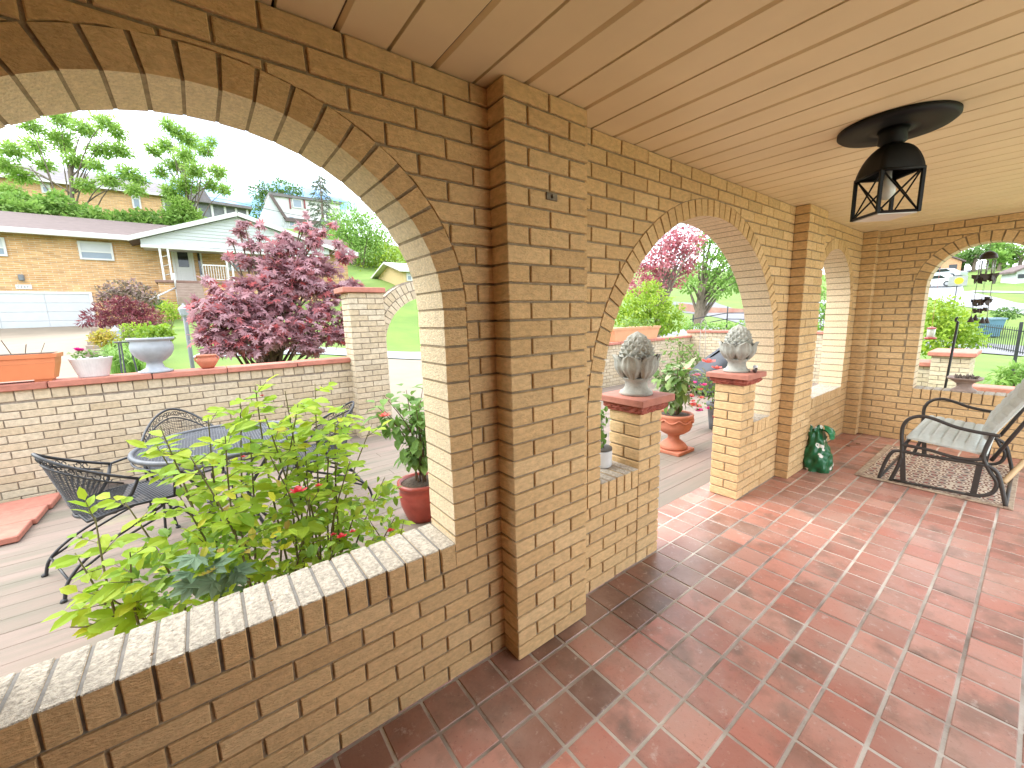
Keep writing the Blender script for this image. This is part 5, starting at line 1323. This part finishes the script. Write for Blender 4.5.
# dark tree behind the white house, spruce, big green trees
D=88
base=at(262,228,D=D);base.z=hgt(base.x,base.y)
cl=[pc(x,y,D,r) for x,y,r in [(262,205,2.0),(258,193,2.0),(264,188,1.8),(280,186,2.2),(276,195,2),(294,192,1.8),(297,189,1.5),(268,198,2.0),(255,212,1.6),(288,196,1.5)]]
tree('dark_tree','dark green round tree standing behind the white dormer house','tree',base,at(270,195,D=D),.5,cl,LM['deep'],1800,.6,.5,'simple',.7,.4)
D=62
base=at(326,262,D=D);base.z=min(base.z,hgt(base.x,base.y))
tr=thing('spruce_tree','sparse grey green spruce with drooping branches against the sky','tree',base); b=MB();lf=MB()
tp=at(319.5,172,D=D)-base; b.tube([(0,0,-.5),tp*.5,tp],[.32,.2,.03],7)
for k in range(64):
    t=.10+.88*k/64; c0=tp*t; a=2.4*k; ln=(1-t)**.8*4.2*U(.6,1.1)+.35; d=Vector((math.cos(a),math.sin(a),-.28)); e=c0+d*ln; m_=c0+d*ln*.5+Vector((0,0,.1*ln)); b.tube([c0,m_,e],[.05,.035,.01],4)
    for _ in range(int(10+16*(1-t))):
        s=U(.25,1); p=c0.lerp(e,s)+Vector((U(-.3,.3),U(-.3,.3),U(-.45,.05))); dd_=(d+rv()*.5+Vector((0,0,-.6))).normalized(); sd_=dd_.cross(rv()).normalized()*.07; ll=U(.4,.8); lf.poly([p-sd_,p+dd_*ll*.5-sd_*1.3,p+dd_*ll,p+dd_*ll*.5+sd_*1.3,p+sd_])
b.build('trunk',M['bark'],tr); lf.build('crown',LM['spruce'],tr)
D=46
for i,(lab,px,py,items) in enumerate([('broad bright green tree right of the spruce, its crown nearly touching the arch',362,290,[(350,222,2.2),(360,232,2.2),(345,238,1.8),(372,228,1.8),(366,246,2.0),(350,252,1.8),(340,225,1.4),(378,240,1.6)]),('lower green tree by the gate pillar below the broad bright tree',385,296,[(385,252,1.8),(394,262,1.8),(380,266,1.7),(372,272,1.8),(392,276,1.6),(360,268,1.8),(350,276,1.6),(402,258,1.4),(385,284,1.6),(365,284,1.4),(398,286,1.3)])]):
    base=at(px,py,D=D);base.z=min(base.z,hgt(base.x,base.y))+.0
    tree('leafy_tree',lab,'tree',base,at(px,py-35,D=D),.4,[pc(x,y,D+U(-2,2),r*1.25) for x,y,r in items],LM['mid'] if i==0 else LM['bright'],5200,.34,.5,'simple',.7,.45,.85)
# Japanese maple just outside the patio wall
base=at(262,352,y=5.3); base.z=hgt(base.x,5.3)
cl=[]
for x,y,r,yy in [(205,312,.16,5.1),(212,335,.20,5.0),(230,300,.24,5.2),(240,330,.26,5.0),(228,345,.17,4.9),(252,310,.27,5.2),(265,335,.28,4.9),(275,300,.26,5.2),(290,325,.30,5.0),(300,342,.22,4.8),(318,310,.27,5.1),(330,333,.25,4.9),(345,318,.22,5.0),(352,300,.16,5.2),(335,290,.2,5.3),(300,285,.26,5.3),(285,268,.22,5.4),(262,285,.22,5.4),(240,285,.18,5.5),(308,262,.2,5.4),(325,270,.17,5.5),(340,258,.14,5.6),(335,245,.09,5.7),(310,240,.16,5.5),(300,228,.12,5.6),(318,232,.09,5.6),(290,248,.14,5.5),(243,262,.13,5.6),(246,245,.11,5.7),(236,232,.10,5.8),(240,222,.08,5.8),(228,240,.06,5.8),(256,236,.07,5.7),(258,262,.10,5.6),(215,300,.12,5.3),(205,280,.07,5.5),(192,300,.05,5.5),(310,350,.12,4.8),(345,340,.13,4.8),(362,322,.10,4.9),(366,300,.05,5.0),(250,352,.12,4.8),(222,258,.05,5.7),(198,330,.08,5.1),(302,215,.05,5.7),(272,250,.18,5.4),(280,238,.14,5.5),(268,268,.2,5.3),(292,272,.2,5.2),(270,285,.22,5.2),(318,288,.2,5.2),(225,318,.2,5.0),(212,290,.1,5.4),(350,285,.12,5.4),(255,225,.06,5.8),(330,225,.06,5.7),(196,318,.10,5.2),(199,342,.10,5.0),(190,305,.08,5.4),(208,352,.10,4.9)]:
    cl.append((at(x+4,y,y=yy),r*1.3))
tree('red_maple','red Japanese maple with star shaped leaves spilling over the patio wall','tree',base,at(272,300,y=5.3),.07,cl,LM['maple'],5300,.088,.5,'palm',.8,.0,.6,bark=M['darkstem'])
b=MB()
# ------------------------------------------------------------------ front garden across the driveway
def shrub(name,label,cat,px,py,D,cl,m_,n,L,w=.5,kind='oval',squash=.75,shell=.5):
    base=at(px,py,D=D); gz=hgt(base.x,base.y); dz_=base.z-gz
    base.z=gz
    return tree(name,label,cat,base,base+Vector((0,0,.3)),.03,cl,m_,n,L,w,kind,.7,shell,squash,parts=('stems','foliage'),bark=M['darkstem'])
D=13.5
shrub('laceleaf_maple','low weeping dark red laceleaf maple mound by the garage','shrub',122,331,D,[pc(x,y,D+U(-.4,.4),r) for x,y,r in [(86,321,.22),(95,315,.34),(108,309,.38),(122,306,.42),(136,308,.4),(148,314,.36),(158,321,.24),(115,317,.42),(132,318,.42),(103,321,.3),(145,322,.3),(121,300,.2)]],LM['plum'],2600,.17,.22,'simple',.55,.5)
D=19
shrub('azalea_bush','rounded mauve and green azalea bush against the brick facade','shrub',127,310,D,[pc(x,y,D,r) for x,y,r in [(108,292,.45),(120,288,.5),(132,287,.5),(143,292,.45),(150,298,.4),(104,300,.4),(116,297,.5),(130,297,.5),(142,301,.4)]],LM['azalea'],1500,.17,.5,'simple')
D=10.5
shrub('yellow_shrub','small yellow and orange leaved shrub left of the stone post','shrub',104,350,D,[pc(x,y,D,r) for x,y,r in [(97,338,.2),(105,335,.24),(112,339,.2),(104,342,.22)]],leaf('gold_orange_leaf',[(.42,.36,.04),(.5,.33,.06),(.34,.36,.05),(.48,.42,.06)],.35),700,.07)
shrub('yellow_shrub','yellow green leaved shrub right of the stone post lantern','shrub',135,350,D+.6,[pc(x,y,D+.6,r) for x,y,r in [(126,329,.18),(134,328,.24),(143,331,.22),(133,334,.24),(145,338,.2),(126,338,.2)]],LM['bright'],700,.07)
shrub('round_shrub','small bright green rounded shrub beside the house handrail','shrub',170,318,17,[pc(x,y,17,r) for x,y,r in [(164,310,.35),(172,308,.38),(178,313,.3),(168,315,.35)]],LM['bright'],420,.12)
shrub('round_shrub','dark green small shrub at the foot of the porch steps','shrub',158,312,20,[pc(x,y,20,r) for x,y,r in [(156,304,.35),(162,306,.35),(152,308,.25)]],LM['deep'],300,.13)
dl=thing('daylily_bed','clump of strap leaved daylilies behind the grey urn','plant',(0,0,0)); b0_=at(132,368,D=10); b0_.z=hgt(b0_.x,b0_.y); dl.location=b0_; b=MB()
for _ in range(420):
    p=at(U(113,152),370,D=U(8.8,11)); p.z=hgt(p.x,p.y); p-=b0_; a=U(0,6.28); d=Vector((math.cos(a),math.sin(a),0)); h=U(.35,.65); w_=Vector((-d.y,d.x,0))*.022
    A=p;Bq=p+d*.05+Vector((0,0,h*.7));Cq=p+d*.2+Vector((0,0,h));Dq=p+d*.4+Vector((0,0,h*.8)); b.poly([A-w_,A+w_,Bq+w_,Bq-w_]); b.poly([Bq-w_,Bq+w_,Cq+w_*.8,Cq-w_*.8]); b.poly([Cq-w_*.8,Cq+w_*.8,Dq])
b.build('foliage',LM['mid'],dl)
# stone post with carriage lantern
c=at(121,360,D=12.5); c.z=hgt(c.x,c.y); pp=thing('garden_post','short cream stone post carrying a small lantern near the driveway edge','post',c)
zt_=at(119,343,D=12.5).z-c.z
b=MB(); b.bbox((-.25,-.25,-.1),(.25,.25,zt_),.01); b.build('pillar',M['pbrick'],pp)
b=MB(); b.bbox((-.33,-.33,zt_),(.33,.33,zt_+.07),.01); b.build('cap',mat('pale_stone_cap',(.5,.5,.48),.8),pp)
b=MB(); b.lathe([(.05,zt_+.07),(.05,zt_+.12),(.09,zt_+.14),(.13,zt_+.36),(.14,zt_+.38),(.03,zt_+.48),(.01,zt_+.54)],6,smooth=False); b.build('lantern',M['greyurn'],pp)
c=at(128,372,y=4.75); c.z=hgt(c.x,c.y); ps=thing('plant_stand','thin black three legged plant stand just beyond the wall','stand',c); zt_=at(127,342,y=4.75).z-c.z
b=MB()
for a in(.3,2.4,4.5): b.tube([(.05*math.cos(a),.05*math.sin(a),zt_),(.15*math.cos(a),.15*math.sin(a),0)],.008,5)
b.tube([(.07*math.cos(a),.07*math.sin(a),zt_) for a in[2*PI*k/14 for k in range(14)]],.007,5,closed=True); b.build('legs',M['iron'],ps)
# lamp post beside the maple
c=at(193,369,D=7.4); c.z=hgt(c.x,c.y); lp=thing('lamp_post','grey lamp post with white lantern standing left of the red maple','lamp post',c); zt_=at(191,317,D=7.4).z-c.z
b=MB(); b.tube([(0,0,-.2),(0,0,zt_)],.032,10); b.lathe([(.055,0),(.045,.12),(.033,.2)],10); b.build('post',mat('grey_post_paint',(.15,.16,.165),.6),lp)
b=MB(); b.lathe([(.03,zt_),(.06,zt_+.03),(.085,zt_+.14),(.07,zt_+.16),(.02,zt_+.21),(.01,zt_+.24)],8,smooth=False); b.build('lantern',M['greyurn'],lp)
# timber steps along the driveway
M['timber']=mat('weathered_sleeper',(.24,.18,.14),.9,col2=(.36,.3,.25),nscale=5,namt=.3,stretch=(1,1,1))
for k in range(6):
    p=at(88+1.0*k,352-4.6*k,D=11.0+.9*k); gz_=hgt(p.x,p.y); b=MB(); b.bbox((-.05,-.12,-.25-(p.z-gz_ if p.z>gz_ else 0)),(1.0,.12,.06),.015); o=b.build('timber_step',M['timber']); tag(o,'weathered timber sleeper step on the bank beside the driveway','step','timber steps beside the driveway',(p.x,p.y,p.z))
# power lines
for k,(a,c_) in enumerate([((228,182),(420,205)),((228,200),(420,226)),((0,120),(420,160))][:2]):
    P=at(*a,D=60);Q=at(*c_,D=66); b=MB(); b.tube([P+(P-Q)*1.0+Vector((0,0,.5))]+[P.lerp(Q,t)+Vector((0,0,-1.0*math.sin(PI*t))) for t in[i/10 for i in range(11)]]+[Q+(Q-P)*1.0],.035,4)
    tag(b.build('power_line',M['iron']),['upper thin power line crossing the sky behind the houses','lower thin power line crossing the sky behind the houses'][k],'power line')
# ------------------------------------------------------------------ seen through the middle arch
D=26
base=at(700,322,D=D);base.z=hgt(base.x,base.y)
cl=[pc(x,y,D+U(-1,1),r) for x,y,r in [(690,285,.8),(700,275,1.0),(712,265,1.0),(722,275,1.0),(730,285,.9),(735,265,.9),(715,250,1.0),(728,252,.9),(705,240,.9),(740,280,.8),(718,288,.9),(682,280,.7),(745,270,.8),(712,236,.8),(698,260,.8),(740,250,.8)]]
tree('broad_tree','green tree with a stout trunk at the street, centre of the middle arch','tree',base,at(703,285,D=D),.42,cl,LM['mid'],3600,.24,.5,'simple',.7,.4,.8)
D=22
base=at(655,330,D=D);base.z=hgt(base.x,base.y)
cl=[pc(x,y,D+U(-1,1),r) for x,y,r in [(640,285,.8),(650,270,.9),(660,260,.9),(672,250,.9),(685,245,.8),(668,270,.9),(680,262,.8),(690,258,.6),(695,245,.5),(655,285,.7),(645,262,.7),(685,234,.8),(670,238,.8),(698,236,.5),(628,290,.7),(660,245,.8),(690,270,.5),(675,280,.6)]]
tree('flowering_plum','tall pink red leaved tree filling the top of the middle arch','tree',base,at(664,280,D=D),.25,cl,LM['pinkred'],4200,.20,.5,'simple',.7,.4,.8)
D=13.5
base=at(650,335,D=D);base.z=hgt(base.x,base.y)
cl=[pc(x,y,D+U(-.5,.5),r) for x,y,r in [(628,305,.42),(638,298,.45),(650,292,.48),(660,300,.45),(645,310,.5),(660,313,.5),(672,312,.42),(630,318,.45),(652,320,.5),(676,322,.4),(640,322,.5),(615,315,.4),(663,326,.45),(650,287,.3)]]
tree('golden_shrub','large yellow green shrub behind the wall in the middle arch','shrub',base,at(650,310,D=D),.07,cl,LM['bright'],3000,.12,.5,'oval',.7,.45,.85,parts=('stems','foliage'))
shrub('low_hedge','low green ground shrubs along the far patio wall cap','hedge',715,332,11.5,[pc(x,y,11.5,r) for x,y,r in [(688,326,.16),(697,327,.15),(706,326,.16),(716,327,.15),(726,326,.17),(735,327,.14),(744,325,.17)]],LM['mid'],700,.07)
rb=thing('retaining_wall','reddish low retaining bank across the street in the middle arch','wall',(0,0,0)); b=MB()
P=[at(682,303,D=52),at(705,307,D=50),at(750,309,D=47)]
for p,q in zip(P,P[1:]): b.prism([p,q,q+Vector((0,0,-1.6)),p+Vector((0,0,-1.6))],(1.2,1.2,0))
b.build('bank',mat('red_brick_bank',(.36,.17,.13),.9,col2=(.42,.30,.22),nscale=1.2,namt=.35),rb)
pr=thing('pipe_railing','thin dark pipe railing along the street in the middle arch','railing',(0,0,0)); b=MB()
P=[at(690,326,D=22),at(727,319,D=24),at(760,319.5,D=22)]
for dz_ in(.35,.0):
    b.tube([p+Vector((0,0,dz_)) for p in P],.025,5)
for px,D_ in((693,22.2),(727,24),(752,22.6)): p=at(px,321,D=D_); b.tube([(p.x,p.y,hgt(p.x,p.y)-.1),(p.x,p.y,p.z+.35+(.5 if px==727 else 0))],.035,6)
b.build('rails',M['iron'],pr)
# greenery filling the narrow third arch
shrub('tall_shrub','tall green shrub seen through the narrow third arch','shrub',822,360,13,[pc(x,y,13,r) for x,y,r in [(818,300,.5),(824,285,.5),(830,300,.5),(820,320,.5),(829,325,.5),(816,335,.5),(826,345,.5),(834,310,.5)]],LM['mid'],900,.13,.5)
# ------------------------------------------------------------------ seen through the end arch
cb=(7.95,-.06)
def lowwall(name,label,x0,x1,y0,y1,zt,parent_pts=None):
    w=thing(name,label,'wall',((x0+x1)/2,(y0+y1)/2,0)); o_=Vector(((x0+x1)/2,(y0+y1)/2,0)); b=MB()
    lay_bricks(b,Frame(Vector((x0,y1,0))-o_,(0,-1,0),(-1,0,0)),0,y1-y0,-.3,zt); lay_bricks(b,Frame(Vector((x0,y0,0))-o_,(1,0,0),(0,-1,0)),0,x1-x0,-.3,zt)
    b.build('brickwork',M['pbrick'],w); m=MB(); m.box((x0+.009-o_.x,y0+.009-o_.y,-.4),(x1-o_.x,y1-o_.y,zt)); m.build('mortar',M['pmortar'],w)
    b=MB(); b.bbox((x0-.05-o_.x,y0-.05-o_.y,zt),(x1+.04-o_.x,y1+.04-o_.y,zt+.07),.012); b.build('cap',M['redcap'],w)
A=at(932,352,x=8.2);B=at(975,354,x=8.2)
lowwall('planter_wall','cream brick garden wall end with thick red cap outside the end arch',8.2,8.9,B.y+.03,A.y,A.z-.06)
A=at(914,362,x=8.35);B=at(931,362,x=8.35)
lowwall('planter_wall','lower cream brick wall with thin red cap beside the taller wall end',8.35,8.8,B.y-.02,A.y+.8,A.z-.06)
A=at(968,386,x=7.4);B=at(1030,389,x=7.4)
lowwall('planter_wall','very low red capped brick edging in front of the lawn, below the sill level',7.4,7.6,B.y-1.2,A.y,A.z-.06)
shrub('yew_bush','dense light green hedge bush filling the left of the end arch','hedge',952,350,10.5,[pc(x,y,10.5+U(-.3,.3),r) for x,y,r in [(932,312,.4),(942,306,.36),(936,325,.45),(950,320,.45),(960,328,.42),(944,338,.45),(958,340,.42),(930,340,.45),(970,335,.35),(975,342,.3),(966,318,.3),(925,325,.4),(922,345,.4),(951,308,.25)]],LM['bright'],2600,.10,.5,'oval')
shrub('leafy_plant','bright green arching plant beyond the low red capped edging','plant',1008,386,7.2,[pc(x,y,7.2,r) for x,y,r in [(1000,378,.14),(1008,374,.16),(1016,370,.17),(1024,374,.17),(1012,382,.16),(1030,365,.16)]],LM['mid'],420,.13,.25)
# iron fence along the lawn
fe=thing('iron_fence','black iron picket fence between the lawn and the street','fence',(0,0,0)); 
F0=at(974,345,D=14.5);F1=at(1040,358,D=12.0); dF=(F1-F0); 
b=MB(); hF=.80
for dz_ in(.06,.70): b.tube([F0+Vector((0,0,dz_)),F1+Vector((0,0,dz_)),F1+dF+Vector((0,0,dz_))],.016,5)
for k in range(60): p=F0+dF*(k/30); b.tube([p+Vector((0,0,.0)),p+Vector((0,0,hF))],[.010,.008],4)
b.build('pickets',M['iron'],fe)
for px in (1019,1062): 
    t=(px-974)/66; p=F0+dF*t; b=MB(); b.bbox((p.x-.04,p.y-.04,p.z-.6),(p.x+.04,p.y+.04,p.z+.98),.006); b.build('post',M['iron'],fe)
# blue bin, cars, little houses up the hill
c=at(989,322,D=27); c.z=hgt(c.x,c.y); bn=thing('blue_bin','faded blue open topped bin at the far kerb behind the fence','bin',c,.3)
b=MB(); taper(b,.55,.4,.75,.55,.05,1.15); b.build('body',mat('faded_blue_paint',(.10,.20,.30),.6,namt=.12),bn)
b=MB(); taper(b,.80,.6,.80,.6,1.15,1.25); taper(b,.6,.42,.58,.4,1.2501,1.2502); b.build('rim',mat('blue_grey_rim',(.16,.24,.32),.6),bn)
for s in(-1,1): b=MB(); b.tube([(s*.4,-.35,.08),(s*.4,.35,.08)],.08,10); b.build('wheel',M['iron'],bn)
def car(loc,rz,label,col):
    t=thing('parked_car',label,'car',loc,rz,'cars parked up the hill'); paint=mat('car_paint',col,.3,namt=.04,spec=.6)
    b=MB(); prof=[(-2.2,.35),(-2.25,.75),(-1.9,.92),(-1.35,.95),(-.75,1.42),(.75,1.45),(1.35,.98),(2.1,.85),(2.2,.6),(2.15,.35)]
    b.prism([(x,-.85,z) for x,z in prof],(0,1.7,0)); b.build('body',paint,t)
    b=MB(); gp_=[(-1.2,.97),(-.7,1.36),(.7,1.38),(1.18,.99)]; b.prism([(x,-.87,z) for x,z in gp_],(0,1.74,0)); b.build('window',M['glass'],t)
    for x in(-1.35,1.35):
        for s in(-1,1):
            w=MB(); w.tube([(x,s*.70,.33),(x,s*.90,.33)],.33,14); wh=w.build('wheel',M['iron'],t); r_=MB(); r_.tube([(x,s*.89,.33),(x,s*.91,.33)],.19,10); r_.build('rim',M['walk'],wh)
    for s in(-.6,.6): h=MB(); h.bbox((2.12,s-.16,.62),(2.21,s+.16,.76),.02); h.build('headlight',M['white'],t)
    return t
c=at(937,284,D=50); c.z=hgt(c.x,c.y)+.05; car(c,math.radians(70),'white car parked on the upper street, seen low in the end arch',(.7,.72,.75))
c=at(943,275,D=58); c.z=hgt(c.x,c.y)+.05; car(c,math.radians(70),'silver grey car behind the white car on the upper street',(.4,.43,.47))
c=at(957,287,D=30); c0=c.copy(); sg=thing('yard_sign','grey square board with a yellow disc on a post above the hedge','sign',(c.x,c.y,hgt(c.x,c.y)),math.radians(20)); zc=at(957,281,D=30).z-hgt(c.x,c.y)
b=MB(); b.bbox((-.02,-.50,zc-.36),(.02,.50,zc+.36),.008); b.build('board',mat('grey_board',(.30,.31,.30),.7,namt=.15),sg)
b=MB(); b.tube([(-.03,-.05,zc),(-.022,-.05,zc)],.24,24); b.build('disc',mat('yellow_disc',(.75,.52,.02),.6),sg)
b=MB(); b.tube([(.05,0,-.2),(.05,0,zc)],.035,6); b.build('post',M['iron'],sg)
def smallhouse(px,py,D,w,d,h,rh,label,wallm,roofm,rz=0):
    c=at(px,py,D=D); z=hgt(c.x,c.y); t=thing('small_house',label,'house',(c.x,c.y,z),rz)
    b=MB(); b.prism([(-w/2,-d/2,-1),(-w/2,d/2,-1),(-w/2,d/2,h),(-w/2,0,h+rh),(-w/2,-d/2,h)],(w,0,0)); b.build('wall',wallm,t)
    b=MB()
    for s in(-1,1): b.prism([(-w/2-.3,s*(d/2+.4),h-.15),(-w/2-.3,0,h+rh+.05),(-w/2-.3,0,h+rh+.25),(-w/2-.3,s*(d/2+.4),h+.05)],(w+.6,0,0))
    b.build('roof',roofm,t)
    for k in(-1,1): b=MB(); b.box((-w/2-.03,k*d/4-.45,h*.35),(-w/2+.02,k*d/4+.45,h*.75)); b.build('window',M['glass'],t)
    return t
smallhouse(941,268,66,4.4,3.6,1.7,1.0,'small orange house with grey roof at the top of the street',mat('orange_siding',(.50,.28,.15),.8),M['shingle'],.3)
smallhouse(1021,290,46,2.4,2.4,1.1,.6,'small white shed with brown roof on the hillside lawn at the right edge',M['whitesiding'],M['shingle'],.5)
c=at(1018,297,D=48); mb_=thing('brick_mailbox','low tan brick pillar box with a dark lid on the hillside lawn','letterbox',(c.x,c.y,hgt(c.x,c.y)),.2)
b=MB(); b.bbox((-.6,-1.0,-.3),(.6,1.0,.75),.03); b.build('base',M['housebrick'],mb_); b=MB(); b.bbox((-.55,-.5,.75),(.5,.5,1.0),.06); b.build('lid',M['screen'],mb_)
# trees on the far hill
hill=[(975,255,64,1.9,'deep'),(990,250,66,2.0,'mid'),(1006,250,67,2.1,'deep'),(1021,251,65,2.0,'mid'),(962,256,66,1.7,'mid'),(1040,246,66,2.3,'deep'),(1000,260,60,1.2,'mid'),(950,258,68,1.5,'deep')]
for k,(px,py,D,r,mm) in enumerate(hill):
    base=at(px,py+8,D=D); base.z=hgt(base.x,base.y); c=at(px,py,D=D)
    lab=['hazy dark tree on the hilltop left of the wind chime','hazy mid green tree on the hilltop behind the wind chime dome','hazy dark tree on the hilltop right of the wind chime','hazy green tree on the hilltop at the right frame edge','hazy green tree on the hilltop above the orange house','dark hilltop tree beyond the right frame edge','smaller green tree lower on the hill behind the wind chime','dark hilltop tree above the small orange house, leftmost'][k]
    tree('hill_tree',lab,'tree',base,Vector((base.x,base.y,c.z)),.3,[(c+Vector((U(-1,1)*r*.7,U(-1,1)*r*.7,U(-.5,.6)*r)),r*U(.5,.75)) for _ in range(7)],LM[mm],520,.62,.5,'simple',.7,.4,group=None)
shrub('roadside_bush','dark green rounded bush beside the blue bin','shrub',1005,316,27.5,[pc(x,y,27.5,r) for x,y,r in [(1000,313,.5),(1007,312,.55),(1013,314,.45)]],LM['deep'],300,.2)
EXPO=2.5

# ------------------------------------------------------------------ daylight, sky and camera
SUN_EL,SUN_AZ=math.radians(50),(-.72,.69)       # bright overcast from the garden side, beyond the left arch
w=bpy.data.worlds.new('World'); sc.world=w; w.use_nodes=True; nt=w.node_tree; N=nt.nodes; L=nt.links
bg=N['Background']; sky=N.new('ShaderNodeTexSky'); sky.sky_type='NISHITA'; sky.sun_disc=False; sky.sun_elevation=SUN_EL
sky.sun_rotation=math.atan2(SUN_AZ[0],SUN_AZ[1]); sky.air_density=1.0; sky.dust_density=1.0
tc=N.new('ShaderNodeTexCoord'); mp=N.new('ShaderNodeMapping'); mp.inputs['Scale'].default_value=(1,1,2.2); L.new(tc.outputs['Generated'],mp.inputs['Vector'])
nz=N.new('ShaderNodeTexNoise'); nz.inputs['Scale'].default_value=2.6; nz.inputs['Detail'].default_value=7; nz.inputs['Roughness'].default_value=.55; L.new(mp.outputs[0],nz.inputs['Vector'])
cr=N.new('ShaderNodeValToRGB'); cr.color_ramp.elements[0].position=.34; cr.color_ramp.elements[1].position=.60; D0=(at(232,196,D=10)-Vector(CAM)).normalized()
dp=N.new('ShaderNodeVectorMath'); dp.operation='DOT_PRODUCT'; L.new(tc.outputs['Generated'],dp.inputs[0]); dp.inputs[1].default_value=D0
mr=N.new('ShaderNodeMapRange'); mr.inputs['From Min'].default_value=.965; mr.inputs['From Max'].default_value=1.0; mr.inputs['To Min'].default_value=0; mr.inputs['To Max'].default_value=.165; L.new(dp.outputs['Value'],mr.inputs['Value'])
sb=N.new('ShaderNodeMath'); sb.operation='SUBTRACT'; L.new(nz.outputs['Fac'],sb.inputs[0]); L.new(mr.outputs[0],sb.inputs[1]); L.new(sb.outputs[0],cr.inputs['Fac'])
mx=N.new('ShaderNodeMixRGB'); L.new(cr.outputs['Color'],mx.inputs['Fac']); L.new(sky.outputs['Color'],mx.inputs['Color1']); mx.inputs['Color2'].default_value=(7.4,7.6,7.9,1)
hz=N.new('ShaderNodeMixRGB'); hz.blend_type='MULTIPLY'; hz.inputs['Fac'].default_value=1; hz.inputs['Color2'].default_value=(.27,.37,.42,1); L.new(sky.outputs['Color'],hz.inputs['Color1']); L.new(hz.outputs['Color'],mx.inputs['Color1'])
L.new(mx.outputs['Color'],bg.inputs['Color']); bg.inputs['Strength'].default_value=.13
sl=bpy.data.lights.new('sun','SUN'); sl.energy=.8; sl.angle=math.radians(50); sl.color=(1,.95,.86)
so=bpy.data.objects.new('sun',sl); COL.objects.link(so)
dv=Vector((SUN_AZ[0]*math.cos(SUN_EL),SUN_AZ[1]*math.cos(SUN_EL),math.sin(SUN_EL))); so.rotation_euler=(dv).to_track_quat('Z','Y').to_euler(); so.location=(0,0,30)
cd=bpy.data.cameras.new('camera'); co=bpy.data.objects.new('camera',cd); COL.objects.link(co); sc.camera=co
cd.sensor_width=36; cd.sensor_fit='HORIZONTAL'; cd.lens=36*FPX/1024; cd.clip_start=.02; cd.clip_end=2000
Rw=Matrix(((RC[0][0],-RC[1][0],-RC[2][0]),(RC[0][1],-RC[1][1],-RC[2][1]),(RC[0][2],-RC[1][2],-RC[2][2])))
co.matrix_world=Matrix.Translation(Vector(CAM))@Rw.to_4x4()
vs=sc.view_settings; vs.view_transform='Standard'; vs.look='None'; vs.exposure=EXPO; vs.gamma=1; vs.use_curve_mapping=False
sc.render.resolution_x=1024; sc.render.resolution_y=768
cy=sc.cycles; cy.max_bounces=10; cy.diffuse_bounces=6; cy.transparent_max_bounces=16; cy.caustics_reflective=False; cy.caustics_refractive=False
try: cy.use_denoising=True
except Exception: pass
